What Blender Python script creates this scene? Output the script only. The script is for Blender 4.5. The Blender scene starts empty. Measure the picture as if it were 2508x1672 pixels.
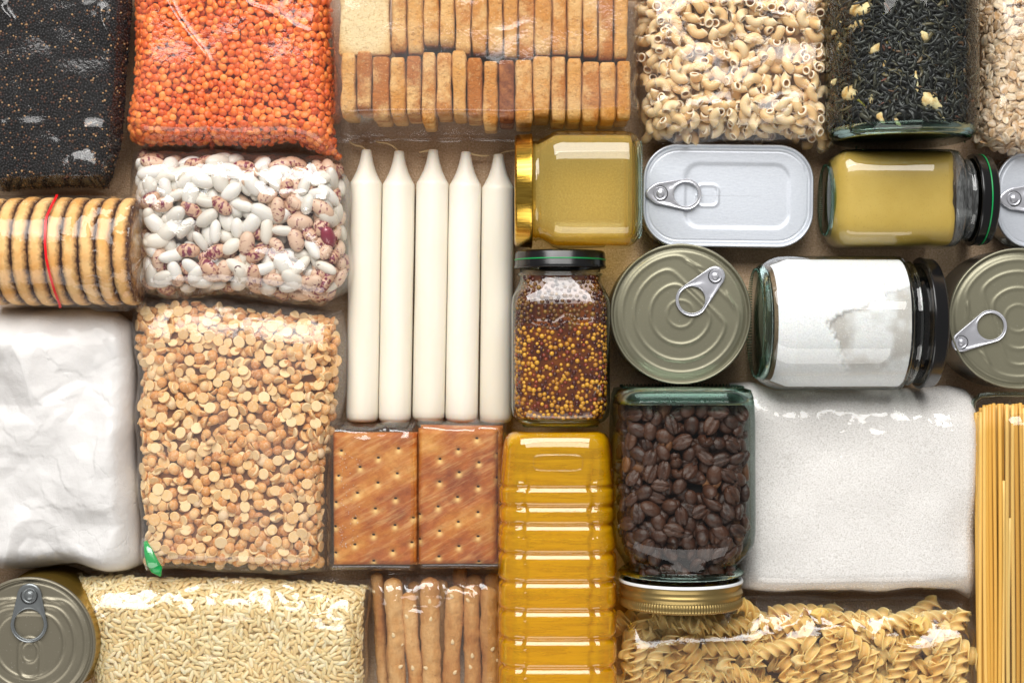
import bpy, bmesh, math, random
import numpy as np
from mathutils import Vector, Matrix

random.seed(4)
SC = bpy.context.scene
COL = SC.collection
PI = math.pi

# ------------------------------------------------------------------ camera, light, exposure
CAM_H = 0.95            # metres from the table to the lens
S0 = 0.25e-3            # metres per photo pixel on the table
cam_d = bpy.data.cameras.new('camera')
cam_d.sensor_width = 36.0
cam_d.lens = 36.0 * CAM_H / (2508 * S0)
cam_d.clip_start = 0.05
cam_d.clip_end = 20.0
cam = bpy.data.objects.new('camera', cam_d)
cam.location = (0, 0, CAM_H)
COL.objects.link(cam)
SC.camera = cam

wld = bpy.data.worlds.new('World')
SC.world = wld
wld.use_nodes = True
wld.node_tree.nodes['Background'].inputs[0].default_value = (1.0, 0.97, 0.95, 1)
wld.node_tree.nodes['Background'].inputs[1].default_value = 0.28


def area(name, loc, aim, sx, sy, power, col):
    d = bpy.data.lights.new(name, 'AREA')
    d.shape = 'RECTANGLE'
    d.size, d.size_y = sx, sy
    d.energy = power
    d.color = col
    o = bpy.data.objects.new(name, d)
    o.location = loc
    o.rotation_euler = (Vector(aim) - Vector(loc)).to_track_quat('-Z', 'Y').to_euler()
    COL.objects.link(o)
    return o


area('window_light', (-0.12, 1.04, 0.87), (-0.02, 0.0, 0.0), 1.5, 0.72, 32.0, (1.0, 0.985, 0.965))
area('ceiling_bounce', (0.0, 0.98, 1.75), (0, 0, 0), 1.9, 0.5, 20.0, (1.0, 0.98, 0.95))
area('reflector_light', (-0.1, -1.10, 0.75), (0, 0, 0), 1.5, 0.7, 10.0, (1.0, 0.97, 0.93))

SC.view_settings.view_transform = 'Standard'
SC.view_settings.look = 'None'
SC.view_settings.exposure = -0.22
SC.view_settings.gamma = 1.0
cy = SC.cycles
SC.render.engine = 'CYCLES'
cy.max_bounces = 14
cy.transparent_max_bounces = 24
cy.transmission_bounces = 12
cy.glossy_bounces = 5
cy.diffuse_bounces = 4
cy.sample_clamp_indirect = 6.0
cy.use_denoising = True
cy.caustics_reflective = False
cy.caustics_refractive = True


def W(px, py, z=0.0):
    k = S0 * (1 - z / CAM_H)
    return np.array([(px - 1254) * k, (836 - py) * k, z])


# ------------------------------------------------------------------ noise in numpy
def _hash(i, j, seed):
    h = (i.astype(np.int64) * 374761393 + j.astype(np.int64) * 668265263 + seed * 1274126177) & 0xffffffff
    h = ((h ^ (h >> 13)) * 1274126177) & 0xffffffff
    h = h ^ (h >> 16)
    return (h & 0xffffff) / float(0xffffff)


def vn(x, y, s, seed=0):
    """smooth value noise, about -1..1, feature size s metres"""
    x = np.asarray(x) / s
    y = np.asarray(y) / s
    i = np.floor(x)
    j = np.floor(y)
    fx = x - i
    fy = y - j
    fx = fx * fx * fx * (fx * (fx * 6 - 15) + 10)
    fy = fy * fy * fy * (fy * (fy * 6 - 15) + 10)
    a = _hash(i, j, seed)
    b = _hash(i + 1, j, seed)
    c = _hash(i, j + 1, seed)
    d = _hash(i + 1, j + 1, seed)
    return ((a + (b - a) * fx) * (1 - fy) + (c + (d - c) * fx) * fy) * 2 - 1


def facet(x, y, s, seed=0):
    """creased foil: piecewise flat triangles on a warped lattice"""
    x = x + vn(x, y, s * 1.7, seed + 5) * s * 0.6
    y = y + vn(x, y, s * 1.7, seed + 6) * s * 0.6
    b = y / s * 1.1547
    a = x / s - b * 0.5
    i = np.floor(a)
    j = np.floor(b)
    fa = a - i
    fb = b - j
    lo = (fa + fb) < 1
    h10 = _hash(i + 1, j, seed)
    h01 = _hash(i, j + 1, seed)
    h00 = _hash(i, j, seed)
    h11 = _hash(i + 1, j + 1, seed)
    v1 = h00 + (h10 - h00) * fa + (h01 - h00) * fb
    v2 = h11 + (h01 - h11) * (1 - fa) + (h10 - h11) * (1 - fb)
    return np.where(lo, v1, v2) * 2 - 1


# ------------------------------------------------------------------ object helpers
def tag(o, label=None, cat=None, group=None, kind=None):
    if label:
        o['label'] = label
    if cat:
        o['category'] = cat
    if group:
        o['group'] = group
    if kind:
        o['kind'] = kind
    return o


def empty(name, loc, label, cat, group=None):
    o = bpy.data.objects.new(name, None)
    o.location = loc
    o.empty_display_size = 0.01
    COL.objects.link(o)
    return tag(o, label, cat, group)


def mesh(name, V, F, mat, smooth=True, attrs=None):
    me = bpy.data.meshes.new(name)
    if isinstance(F, np.ndarray):
        V = np.asarray(V, dtype=np.float32)
        k = F.shape[1]
        me.vertices.add(len(V))
        me.vertices.foreach_set('co', V.ravel())
        me.loops.add(F.size)
        me.loops.foreach_set('vertex_index', F.astype(np.int32).ravel())
        me.polygons.add(len(F))
        me.polygons.foreach_set('loop_start', np.arange(0, F.size, k, dtype=np.int32))
        me.update(calc_edges=True)
    else:
        me.from_pydata([tuple(v) for v in V], [], F)
        me.update()
    if mat:
        me.materials.append(mat)
    if smooth:
        me.polygons.foreach_set('use_smooth', np.ones(len(me.polygons), dtype=bool))
    if attrs:
        for k, a in attrs.items():
            at = me.attributes.new(k, 'FLOAT', 'POINT')
            at.data.foreach_set('value', np.asarray(a, dtype=np.float32))
    return me


def obj(name, V, F, mat, parent=None, smooth=True, attrs=None, loc=None):
    V = np.asarray(V, dtype=float)
    if loc is not None:
        V = V - np.asarray(loc)
    elif parent is not None:
        V = V - np.array(parent.location)
    me = mesh(name, V, F, mat, smooth, attrs)
    o = bpy.data.objects.new(name, me)
    if loc is not None:
        o.location = loc
    o.parent = parent
    COL.objects.link(o)
    return o


def grid_faces(nv, nu, wrap=False):
    idx = np.arange(nv * nu).reshape(nv, nu)
    if wrap:
        idx = np.concatenate([idx, idx[:, :1]], axis=1)
    a = idx[:-1, :-1].ravel()
    b = idx[:-1, 1:].ravel()
    c = idx[1:, 1:].ravel()
    d = idx[1:, :-1].ravel()
    return np.stack([a, d, c, b], axis=1)


def tris(Q):
    return np.concatenate([Q[:, [0, 1, 2]], Q[:, [0, 2, 3]]])


def sphere(nu=10, nv=7):
    """unit sphere, poles on z"""
    th = np.linspace(0, PI, nv + 1)[1:-1]
    ph = np.linspace(0, 2 * PI, nu, endpoint=False)
    V = [(0, 0, 1)]
    for t in th:
        for p in ph:
            V.append((math.sin(t) * math.cos(p), math.sin(t) * math.sin(p), math.cos(t)))
    V.append((0, 0, -1))
    F = []
    for k in range(nu):
        F.append((0, 1 + k, 1 + (k + 1) % nu))
    for r in range(nv - 2):
        for k in range(nu):
            a = 1 + r * nu + k
            b = 1 + r * nu + (k + 1) % nu
            F.append((a, a + nu, b + nu))
            F.append((a, b + nu, b))
    L = len(V) - 1
    for k in range(nu):
        F.append((L, 1 + (nv - 2) * nu + (k + 1) % nu, 1 + (nv - 2) * nu + k))
    return np.array(V, dtype=float), np.array(F)


def tube(path, rad, n=10, squash=1.0, cap=True):
    """swept tube, quads+tri caps as tris"""
    P = np.asarray(path, dtype=float)
    T = np.gradient(P, axis=0)
    T /= np.linalg.norm(T, axis=1)[:, None] + 1e-12
    up = np.array([0, 0, 1.0]) if abs(T[0][2]) < 0.9 else np.array([1.0, 0, 0])
    V = []
    u = np.cross(up, T[0])
    u /= np.linalg.norm(u)
    ph = np.linspace(0, 2 * PI, n, endpoint=False)
    rad = np.broadcast_to(np.asarray(rad, dtype=float), (len(P),))
    for k in range(len(P)):
        u = u - T[k] * np.dot(u, T[k])
        u /= np.linalg.norm(u) + 1e-12
        w = np.cross(T[k], u)
        for p in ph:
            V.append(P[k] + rad[k] * (u * math.cos(p) + w * math.sin(p) * squash))
    F = tris(grid_faces(len(P), n, True))
    V = np.array(V)
    if cap:
        c0, c1 = len(V), len(V) + 1
        V = np.vstack([V, P[0] - T[0] * rad[0] * 0.15, P[-1] + T[-1] * rad[-1] * 0.15])
        extra = []
        last = (len(P) - 1) * n
        for k in range(n):
            extra.append((c0, k, (k + 1) % n))
            extra.append((c1, last + (k + 1) % n, last + k))
        F = np.vstack([F, np.array(extra)])
    return V, F


# ------------------------------------------------------------------ materials
def lin(h):
    h = h.lstrip('#')
    out = []
    for i in (0, 2, 4):
        c = int(h[i:i + 2], 16) / 255.0
        out.append(c / 12.92 if c <= 0.04045 else ((c + 0.055) / 1.055) ** 2.4)
    return tuple(out) + (1,)


class Mt:
    def __init__(s, name, base='#808080', rough=0.5, metal=0.0, spec=0.5, sss=0.0, sssr=0.002):
        s.m = bpy.data.materials.new(name)
        s.m.use_nodes = True
        s.nt = s.m.node_tree
        s.b = s.nt.nodes['Principled BSDF']
        s.out = s.nt.nodes['Material Output']
        s.b.inputs['Base Color'].default_value = lin(base)
        s.b.inputs['Roughness'].default_value = rough
        s.b.inputs['Metallic'].default_value = metal
        s.b.inputs['Specular IOR Level'].default_value = spec
        if sss:
            s.b.inputs['Subsurface Weight'].default_value = sss
            s.b.inputs['Subsurface Radius'].default_value = (1, 0.7, 0.45)
            s.b.inputs['Subsurface Scale'].default_value = sssr
        s.last_n = None

    def n(s, t, **kw):
        nd = s.nt.nodes.new(t)
        for k, v in kw.items():
            setattr(nd, k, v)
        return nd

    def l(s, a, b):
        s.nt.links.new(a, b)

    def coord(s, rnd=False):
        tc = s.n('ShaderNodeTexCoord')
        if not rnd:
            return tc.outputs['Object']
        oi = s.n('ShaderNodeObjectInfo')
        mu = s.n('ShaderNodeMath', operation='MULTIPLY')
        mu.inputs[1].default_value = 7.0
        s.l(oi.outputs['Random'], mu.inputs[0])
        ad = s.n('ShaderNodeVectorMath', operation='ADD')
        s.l(tc.outputs['Object'], ad.inputs[0])
        s.l(mu.outputs[0], ad.inputs[1])
        return ad.outputs[0]

    def noise(s, scale, detail=4, rough=0.55, rnd=False, stretch=None, dist=0.0):
        nz = s.n('ShaderNodeTexNoise')
        nz.inputs['Scale'].default_value = scale
        nz.inputs['Detail'].default_value = detail
        nz.inputs['Roughness'].default_value = rough
        nz.inputs['Distortion'].default_value = dist
        c = s.coord(rnd)
        if stretch:
            mp = s.n('ShaderNodeMapping')
            mp.inputs['Scale'].default_value = stretch[:3]
            if len(stretch) > 3:
                mp.vector_type = 'TEXTURE'
                mp.inputs['Scale'].default_value = [1 / q for q in stretch[:3]]
                mp.inputs['Rotation'].default_value = (0, 0, stretch[3])
            s.l(c, mp.inputs[0])
            c = mp.outputs[0]
        s.l(c, nz.inputs['Vector'])
        return nz.outputs['Fac']

    def ramp(s, fac, stops, mode='LINEAR'):
        r = s.n('ShaderNodeValToRGB')
        r.color_ramp.interpolation = mode
        e = r.color_ramp.elements
        while len(e) < len(stops):
            e.new(0.5)
        for k, (p, c) in enumerate(stops):
            e[k].position = p
            e[k].color = lin(c) if isinstance(c, str) else c
        s.l(fac, r.inputs[0])
        return r.outputs[0]

    def rnd(s):
        at = s.n('ShaderNodeAttribute', attribute_name='rnd')
        oi = s.n('ShaderNodeObjectInfo')
        ad = s.n('ShaderNodeMath', operation='ADD')
        s.l(at.outputs['Fac'], ad.inputs[0])
        s.l(oi.outputs['Random'], ad.inputs[1])
        fr = s.n('ShaderNodeMath', operation='FRACT')
        s.l(ad.outputs[0], fr.inputs[0])
        return fr.outputs[0]

    def attr(s, name):
        return s.n('ShaderNodeAttribute', attribute_name=name).outputs['Fac']

    def mix(s, fac, a, b, mode='MIX'):
        mx = s.n('ShaderNodeMix', data_type='RGBA', blend_type=mode)
        for i, v in ((0, fac), (6, a), (7, b)):
            if isinstance(v, (int, float)):
                mx.inputs[i].default_value = v
            elif isinstance(v, (str, tuple)):
                mx.inputs[i].default_value = lin(v) if isinstance(v, str) else v
            else:
                s.l(v, mx.inputs[i])
        return mx.outputs[2]

    def schlick(s, f0, gain=1.0):
        """mirror share of a thin sheet, the same from both sides"""
        lw = s.n('ShaderNodeLayerWeight')
        lw.inputs['Blend'].default_value = 0.5
        pw = s.n('ShaderNodeMath', operation='POWER')
        pw.inputs[1].default_value = 5.0
        s.l(lw.outputs['Facing'], pw.inputs[0])
        mu = s.n('ShaderNodeMath', operation='MULTIPLY_ADD')
        mu.inputs[1].default_value = (1 - f0)
        mu.inputs[2].default_value = f0
        s.l(pw.outputs[0], mu.inputs[0])
        g = s.n('ShaderNodeMath', operation='MULTIPLY')
        g.inputs[1].default_value = gain
        g.use_clamp = True
        s.l(mu.outputs[0], g.inputs[0])
        return g

    def col(s, o):
        s.l(o, s.b.inputs['Base Color'])
        return s

    def bump(s, fac, strength=0.4, dist=0.001):
        bp = s.n('ShaderNodeBump')
        bp.inputs['Strength'].default_value = strength
        bp.inputs['Distance'].default_value = dist
        s.l(fac, bp.inputs['Height'])
        if s.last_n:
            s.l(s.last_n, bp.inputs['Normal'])
        s.l(bp.outputs[0], s.b.inputs['Normal'])
        s.last_n = bp.outputs[0]
        return s


def film_mat(name, haze=0.05, tint=(0.98, 0.975, 0.97, 1), rough=0.06, bump=0.35, gain=1.0, hazecol='#e8e4e0', f0=0.045):
    """clear wrapping film: passes light straight on, mirrors at its surface, slightly milky"""
    m = Mt(name)
    nt = m.nt
    tr = m.n('ShaderNodeBsdfTransparent')
    tr.inputs[0].default_value = tint
    gl = m.n('ShaderNodeBsdfGlossy')
    gl.inputs['Roughness'].default_value = rough
    gl.inputs[0].default_value = (1, 1, 1, 1)
    df = m.n('ShaderNodeBsdfDiffuse')
    df.inputs[0].default_value = lin(hazecol)
    mu = m.schlick(f0, gain)
    nz = m.noise(420, 3, 0.5)
    bp = m.n('ShaderNodeBump')
    bp.inputs['Strength'].default_value = bump
    bp.inputs['Distance'].default_value = 0.0004
    m.l(nz, bp.inputs['Height'])
    m.l(bp.outputs[0], gl.inputs['Normal'])
    hz = m.noise(26, 4, 0.6)
    hr = m.n('ShaderNodeMapRange')
    hr.inputs[1].default_value = 0.35
    hr.inputs[2].default_value = 0.75
    hr.inputs[3].default_value = haze * 0.4
    hr.inputs[4].default_value = haze * 1.8
    m.l(hz, hr.inputs[0])
    m1 = m.n('ShaderNodeMixShader')
    m.l(hr.outputs[0], m1.inputs[0])
    m.l(tr.outputs[0], m1.inputs[1])
    m.l(df.outputs[0], m1.inputs[2])
    m2 = m.n('ShaderNodeMixShader')
    m.l(mu.outputs[0], m2.inputs[0])
    m.l(m1.outputs[0], m2.inputs[1])
    m.l(gl.outputs[0], m2.inputs[2])
    m.l(m2.outputs[0], m.out.inputs['Surface'])
    return m.m


def thin_glass(name, mid, edge, rough=0.015, bump=0.0, gain=1.0, e0=0.35):
    m = Mt(name)
    lw = m.n('ShaderNodeLayerWeight')
    lw.inputs['Blend'].default_value = 0.35
    c = m.ramp(lw.outputs['Facing'], [(e0, mid), (0.92, edge)])
    tr = m.n('ShaderNodeBsdfTransparent')
    m.l(c, tr.inputs[0])
    gl = m.n('ShaderNodeBsdfGlossy')
    gl.inputs['Roughness'].default_value = rough
    gl.inputs[0].default_value = (1, 1, 1, 1)
    if bump:
        bp = m.n('ShaderNodeBump')
        bp.inputs['Strength'].default_value = bump
        bp.inputs['Distance'].default_value = 0.001
        m.l(m.noise(60, 2, 0.5), bp.inputs['Height'])
        m.l(bp.outputs[0], gl.inputs['Normal'])
    mu = m.schlick(0.06, gain)
    mx = m.n('ShaderNodeMixShader')
    m.l(mu.outputs[0], mx.inputs[0])
    m.l(tr.outputs[0], mx.inputs[1])
    m.l(gl.outputs[0], mx.inputs[2])
    m.l(mx.outputs[0], m.out.inputs['Surface'])
    return m.m


def solid_glass(name, col, ior=1.48, rough=0.0, clear=0.0, bump=0.0):
    """real refracting body; clear = share of light that goes straight through"""
    m = Mt(name)
    g = m.n('ShaderNodeBsdfGlass')
    g.inputs['Color'].default_value = lin(col)
    g.inputs['IOR'].default_value = ior
    g.inputs['Roughness'].default_value = rough
    if bump:
        bp = m.n('ShaderNodeBump')
        bp.inputs['Strength'].default_value = bump
        bp.inputs['Distance'].default_value = 0.001
        m.l(m.noise(120, 2, 0.5), bp.inputs['Height'])
        m.l(bp.outputs[0], g.inputs['Normal'])
    out = g.outputs[0]
    if clear:
        tr = m.n('ShaderNodeBsdfTransparent')
        tr.inputs[0].default_value = lin(col)
        mx = m.n('ShaderNodeMixShader')
        mx.inputs[0].default_value = clear
        m.l(out, mx.inputs[1])
        m.l(tr.outputs[0], mx.inputs[2])
        out = mx.outputs[0]
    m.l(out, m.out.inputs['Surface'])
    return m.m


def grain_mat(name, stops, rough=0.5, sss=0.0, bump=None, spec=0.4, mottle=None, sssr=0.0015):
    m = Mt(name, '#808080', rough, spec=spec, sss=sss, sssr=sssr)
    c = m.ramp(m.rnd(), stops)
    if mottle:
        sc, amt, cc = mottle
        f = m.ramp(m.noise(sc, 3, 0.6, rnd=True), [(0.42, (0, 0, 0, 1)), (0.66, (amt, amt, amt, 1))])
        c = m.mix(f, c, cc)
    m.col(c)
    if bump:
        m.bump(m.noise(bump[0], 3, 0.6, rnd=True), bump[1], 0.0005)
    return m


# ------------------------------------------------------------------ the table
tb = Mt('table_leather', '#9c7a58', 0.6, spec=0.35)
n1 = tb.noise(900, 5, 0.7)
n2 = tb.noise(9, 3, 0.5)
c1 = tb.ramp(n1, [(0.3, '#a88a6a'), (0.5, '#c8aa8a'), (0.7, '#e2ccb2')])
tb.col(tb.mix(tb.ramp(n2, [(0.35, (0, 0, 0, 1)), (0.7, (0.35, 0.35, 0.35, 1))]), c1, '#a3835f'))
vo = tb.n('ShaderNodeTexVoronoi')
vo.inputs['Scale'].default_value = 950
tb.l(tb.coord(), vo.inputs['Vector'])
tb.bump(vo.outputs['Distance'], 0.5, 0.0006)
tb.bump(n1, 0.4, 0.0006)
T = obj('table_top', [(-2.2, -2.2, 0), (2.2, -2.2, 0), (2.2, 2.2, 0), (-2.2, 2.2, 0)], [(0, 1, 2, 3)], tb.m, smooth=False)
tag(T, 'tan grained leather-like table surface under all the food', kind='structure')


# ------------------------------------------------------------------ curved patches (bags, packed surfaces)
def resample(pts, n, smooth=2):
    pts = np.asarray(pts, dtype=float)
    d = np.r_[0, np.cumsum(np.linalg.norm(np.diff(pts, axis=0), axis=1))]
    t = np.linspace(0, d[-1], 200)
    q = np.stack([np.interp(t, d, pts[:, k]) for k in (0, 1)], axis=1)
    for _ in range(smooth * 6):
        q[1:-1] = (q[:-2] + 2 * q[1:-1] + q[2:]) / 4
    return t / d[-1], q


class Patch:
    """surface over (u, v): u left to right, v top to bottom of the picture"""
    def __init__(s, u, v, X, Y, Z):
        s.u, s.v, s.P = u, v, np.stack([X, Y, Z], axis=-1)
        s.norm()

    def norm(s):
        du = np.gradient(s.P, axis=1)
        dv = np.gradient(s.P, axis=0)
        N = np.cross(dv, du)
        N /= np.linalg.norm(N, axis=-1, keepdims=True) + 1e-12
        s.N = N

    def q(s, u, v, what='P'):
        A = s.P if what == 'P' else s.N
        iu = np.clip(np.interp(u, s.u, np.arange(len(s.u))), 0, len(s.u) - 1.001)
        iv = np.clip(np.interp(v, s.v, np.arange(len(s.v))), 0, len(s.v) - 1.001)
        a = iu.astype(int)
        b = iv.astype(int)
        fu = (iu - a)[:, None]
        fv = (iv - b)[:, None]
        return (A[b, a] * (1 - fu) + A[b, a + 1] * fu) * (1 - fv) + (A[b + 1, a] * (1 - fu) + A[b + 1, a + 1] * fu) * fv


def bag(top, bot, lef, rig, h, z0=None, re=None, ret=None, lump=0.002, lumps=0.03, seed=1, n=110, power=1.0, outl=0.0014):
    z0 = 0.30 * h if z0 is None else z0
    ret = (h * 0.75 if re is None else re) if ret is None else ret
    re = h * 0.36 if re is None else re
    s = 0.5 - 0.5 * np.cos(np.linspace(0, PI, n))
    s = 0.45 * s + 0.55 * np.linspace(0, 1, n)
    def c(pts):
        t, q = resample([W(p[0], p[1], z0)[:2] for p in pts], n)
        return np.stack([np.interp(s, t, q[:, 0]), np.interp(s, t, q[:, 1])], axis=1)
    Tc, Bc, Lc, Rc = c(top), c(bot), c(lef), c(rig)
    U, V = np.meshgrid(s, s)
    U = U[..., None]
    V = V[..., None]
    P = (1 - V) * Tc[None] + V * Bc[None] + (1 - U) * Lc[:, None] + U * Rc[:, None] \
        - ((1 - U) * (1 - V) * Tc[0] + U * (1 - V) * Tc[-1] + (1 - U) * V * Bc[0] + U * V * Bc[-1])
    w = np.linalg.norm(Tc[-1] - Tc[0])
    hh = np.linalg.norm(Lc[-1] - Lc[0])
    def rnd(t, size, r0=None):
        d = np.minimum(t * size / (r0 or re), (1 - t) * size / re)
        return np.sqrt(np.clip(1 - (1 - np.clip(d, 0, 1)) ** 2, 0, 1))
    f = rnd(U[..., 0], w) * rnd(V[..., 0], hh, ret)
    f = f ** power
    edge_ = np.clip(1 - np.minimum(np.minimum(U, 1 - U) * w, np.minimum(V, 1 - V) * hh) / 0.02, 0, 1)
    P = P + edge_ * outl * np.stack([vn(P[..., 0], P[..., 1], 0.022, seed + 60), vn(P[..., 0], P[..., 1], 0.022, seed + 61)], axis=-1)
    X, Y = P[..., 0], P[..., 1]
    Z = z0 + (h - z0) * f + f * (lump * vn(X, Y, lumps, seed) + lump * 0.5 * vn(X, Y, lumps * 0.45, seed + 1))
    p = Patch(s, s, X, Y, Z)
    p.z0, p.f, p.h = z0, f, h
    return p


def patch_mesh(name, p, mat, parent, off=0.0, extra=None, closed=True, label=None, zmin=0.0008):
    """sheet over the patch plus its tucked-in underside"""
    P = p.P + p.N * off
    if extra is not None:
        P = P + p.N * extra[..., None]
    P[..., 2] = np.maximum(P[..., 2], zmin)
    n, m = P.shape[:2]
    V = P.reshape(-1, 3)
    F = grid_faces(n, m)
    if closed:
        k = 4
        iv = np.unique(np.r_[np.arange(0, n, k), n - 1])
        iu = np.unique(np.r_[np.arange(0, m, k), m - 1])
        Q = P[np.ix_(iv, iu)].copy()
        f = p.f[np.ix_(iv, iu)]
        Q[..., 2] = np.maximum(p.z0 * (1 - np.clip(f * 1.5, 0, 1)), zmin)
        F2 = grid_faces(len(iv), len(iu))[:, ::-1] + len(V)
        V = np.vstack([V, Q.reshape(-1, 3)])
        F = np.vstack([F, F2])
    return obj(name, V, F, mat, parent)


def ridge(p, a, b, width, height):
    """one raised crease between two photo points; width and height in metres"""
    A = W(a[0], a[1], p.h)[:2]
    B = W(b[0], b[1], p.h)[:2]
    d = B - A
    L = np.linalg.norm(d)
    d = d / L
    rx, ry = p.P[..., 0] - A[0], p.P[..., 1] - A[1]
    t = rx * d[0] + ry * d[1]
    s = rx * -d[1] + ry * d[0]
    s = s + 0.0015 * np.sin(t / L * 5)
    w = width * (0.35 + 0.65 * np.clip(1 - t / L, 0, 1))
    return height * np.clip(1 - np.abs(s) / w, 0, 1) * np.clip(np.minimum(t, L - t) / (0.15 * L), 0, 1)


def creases(p, pts, width=0.0022, height=0.0014):
    """a zigzag of sharp folds through photo points"""
    out = 0
    for a, b in zip(pts[:-1], pts[1:]):
        ex = (b[0] + (b[0] - a[0]) * 0.12, b[1] + (b[1] - a[1]) * 0.12)
        out = np.maximum(out, ridge(p, a, ex, width, height))
    return out


def wrinkle(p, big=0.0012, sb=0.022, small=0.0004, ss=0.008, seed=1, edge=1.0, dirn=None, glint=0.0, gs=0.013, gv=(0.0, 0.35)):
    if glint:
        X, Y = p.P[..., 0], p.P[..., 1]
        V = np.broadcast_to(p.v[:, None], X.shape)
        mk = np.clip((V - gv[0] + 0.03) / 0.05, 0, 1) * np.clip((gv[1] - V) / 0.12, 0, 1)
        mk = mk * np.clip(0.35 + 1.4 * vn(X, Y, 0.028, seed + 70), 0, 1) * p.f
        return wrinkle(p, big, sb, small, ss, seed, edge, dirn) + glint * mk * (facet(X, Y, gs, seed + 71) + 0.42 * facet(X, Y, gs * 0.45, seed + 72))
    X, Y = p.P[..., 0], p.P[..., 1]
    if dirn:
        a, k = dirn
        X, Y = X * math.cos(a) + Y * math.sin(a), (-X * math.sin(a) + Y * math.cos(a)) * k
    g = 0.35 + 0.65 * np.clip(vn(X, Y, sb * 2.5, seed + 40) + 0.5, 0, 1)
    w = big * facet(X, Y, sb, seed) * g + small * facet(X, Y, ss, seed + 9) * g
    return (w + big * 0.9) * (0.45 + 0.55 * p.f)


FRX, FRY = 0.345, 0.24


def poisson(p, d, rng, u0=0, u1=1, v0=0, v1=1, k=10, cull=True):
    A = p.P
    w = np.linalg.norm(A[0, -1] - A[0, 0]) * (u1 - u0)
    hh = np.linalg.norm(A[-1, 0] - A[0, 0]) * (v1 - v0)
    M = int(w * hh / (d * d) * k) + 10
    u = rng.uniform(u0, u1, M)
    v = rng.uniform(v0, v1, M)
    X = p.q(u, v)
    if cull:
        ok = (np.abs(X[:, 0]) < FRX) & (np.abs(X[:, 1]) < FRY)
        u, v, X = u[ok], v[ok], X[ok]
    gi = np.floor(X / d).astype(int)
    cells = {}
    keep = []
    Xl = X.tolist()
    gl = gi.tolist()
    d2 = d * d
    R = (-1, 0, 1)
    for i in range(len(Xl)):
        a, b, c = gl[i]
        x, y, z = Xl[i]
        bad = False
        for da in R:
            for db in R:
                for dc in R:
                    L = cells.get((a + da, b + db, c + dc))
                    if L:
                        for q in L:
                            if (q[0] - x) ** 2 + (q[1] - y) ** 2 + (q[2] - z) ** 2 < d2:
                                bad = True
                                break
                    if bad:
                        break
                if bad:
                    break
            if bad:
                break
        if not bad:
            cells.setdefault((a, b, c), []).append((x, y, z))
            keep.append(i)
    keep = np.array(keep, dtype=int)
    return u[keep], v[keep]


def rots(N, tilt, spin, az):
    """rotation matrices: spin about own z, tilt away, then align z to N"""
    n = len(N)
    def rz(a):
        R = np.zeros((n, 3, 3))
        c, s = np.cos(a), np.sin(a)
        R[:, 0, 0] = c
        R[:, 0, 1] = -s
        R[:, 1, 0] = s
        R[:, 1, 1] = c
        R[:, 2, 2] = 1
        return R
    def rx(a):
        R = np.zeros((n, 3, 3))
        c, s = np.cos(a), np.sin(a)
        R[:, 0, 0] = 1
        R[:, 1, 1] = c
        R[:, 1, 2] = -s
        R[:, 2, 1] = s
        R[:, 2, 2] = c
        return R
    x = np.cross(np.array([0, 1.0, 0])[None], N)
    x /= np.linalg.norm(x, axis=1)[:, None] + 1e-9
    y = np.cross(N, x)
    B = np.stack([x, y, N], axis=2)
    return B @ rz(az) @ rx(tilt) @ rz(spin)


def layers(p, d, nl, step, inset, tiltf, rng, u0=0.01, u1=0.99, v0=0.01, v1=0.99, k=10, grow=1.0):
    """positions and rotations of grains pressed up under the patch, nl layers deep"""
    Ps, Rs, Ls = [], [], []
    for L in range(nl):
        u, v = poisson(p, d * (grow ** L), rng, u0, u1, v0, v1, k)
        X = p.q(u, v)
        N = p.q(u, v, 'N')
        N /= np.linalg.norm(N, axis=1)[:, None]
        n = len(u)
        t = tiltf(n, L)
        X = X - N * (inset + L * step + rng.uniform(0, 0.25 * step, n) + np.sin(np.abs(t))[:, None][:, 0] * 0)[:, None]
        Ps.append(X)
        Rs.append(rots(N, t, rng.uniform(0, 2 * PI, n), rng.uniform(0, 2 * PI, n)))
        Ls.append(np.full(n, L))
    return np.vstack(Ps), np.concatenate(Rs), np.concatenate(Ls)


def joined(V, F, P, R, S, rng):
    """one mesh out of many copies"""
    n, nv = len(P), len(V)
    A = np.einsum('nij,nkj->nki', R, V[None] * S[:, None, :]) + P[:, None, :]
    FF = (F[None] + (np.arange(n) * nv)[:, None, None]).reshape(-1, F.shape[1])
    return A.reshape(-1, 3), FF, np.repeat(rng.uniform(0, 1, n), nv)


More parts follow.
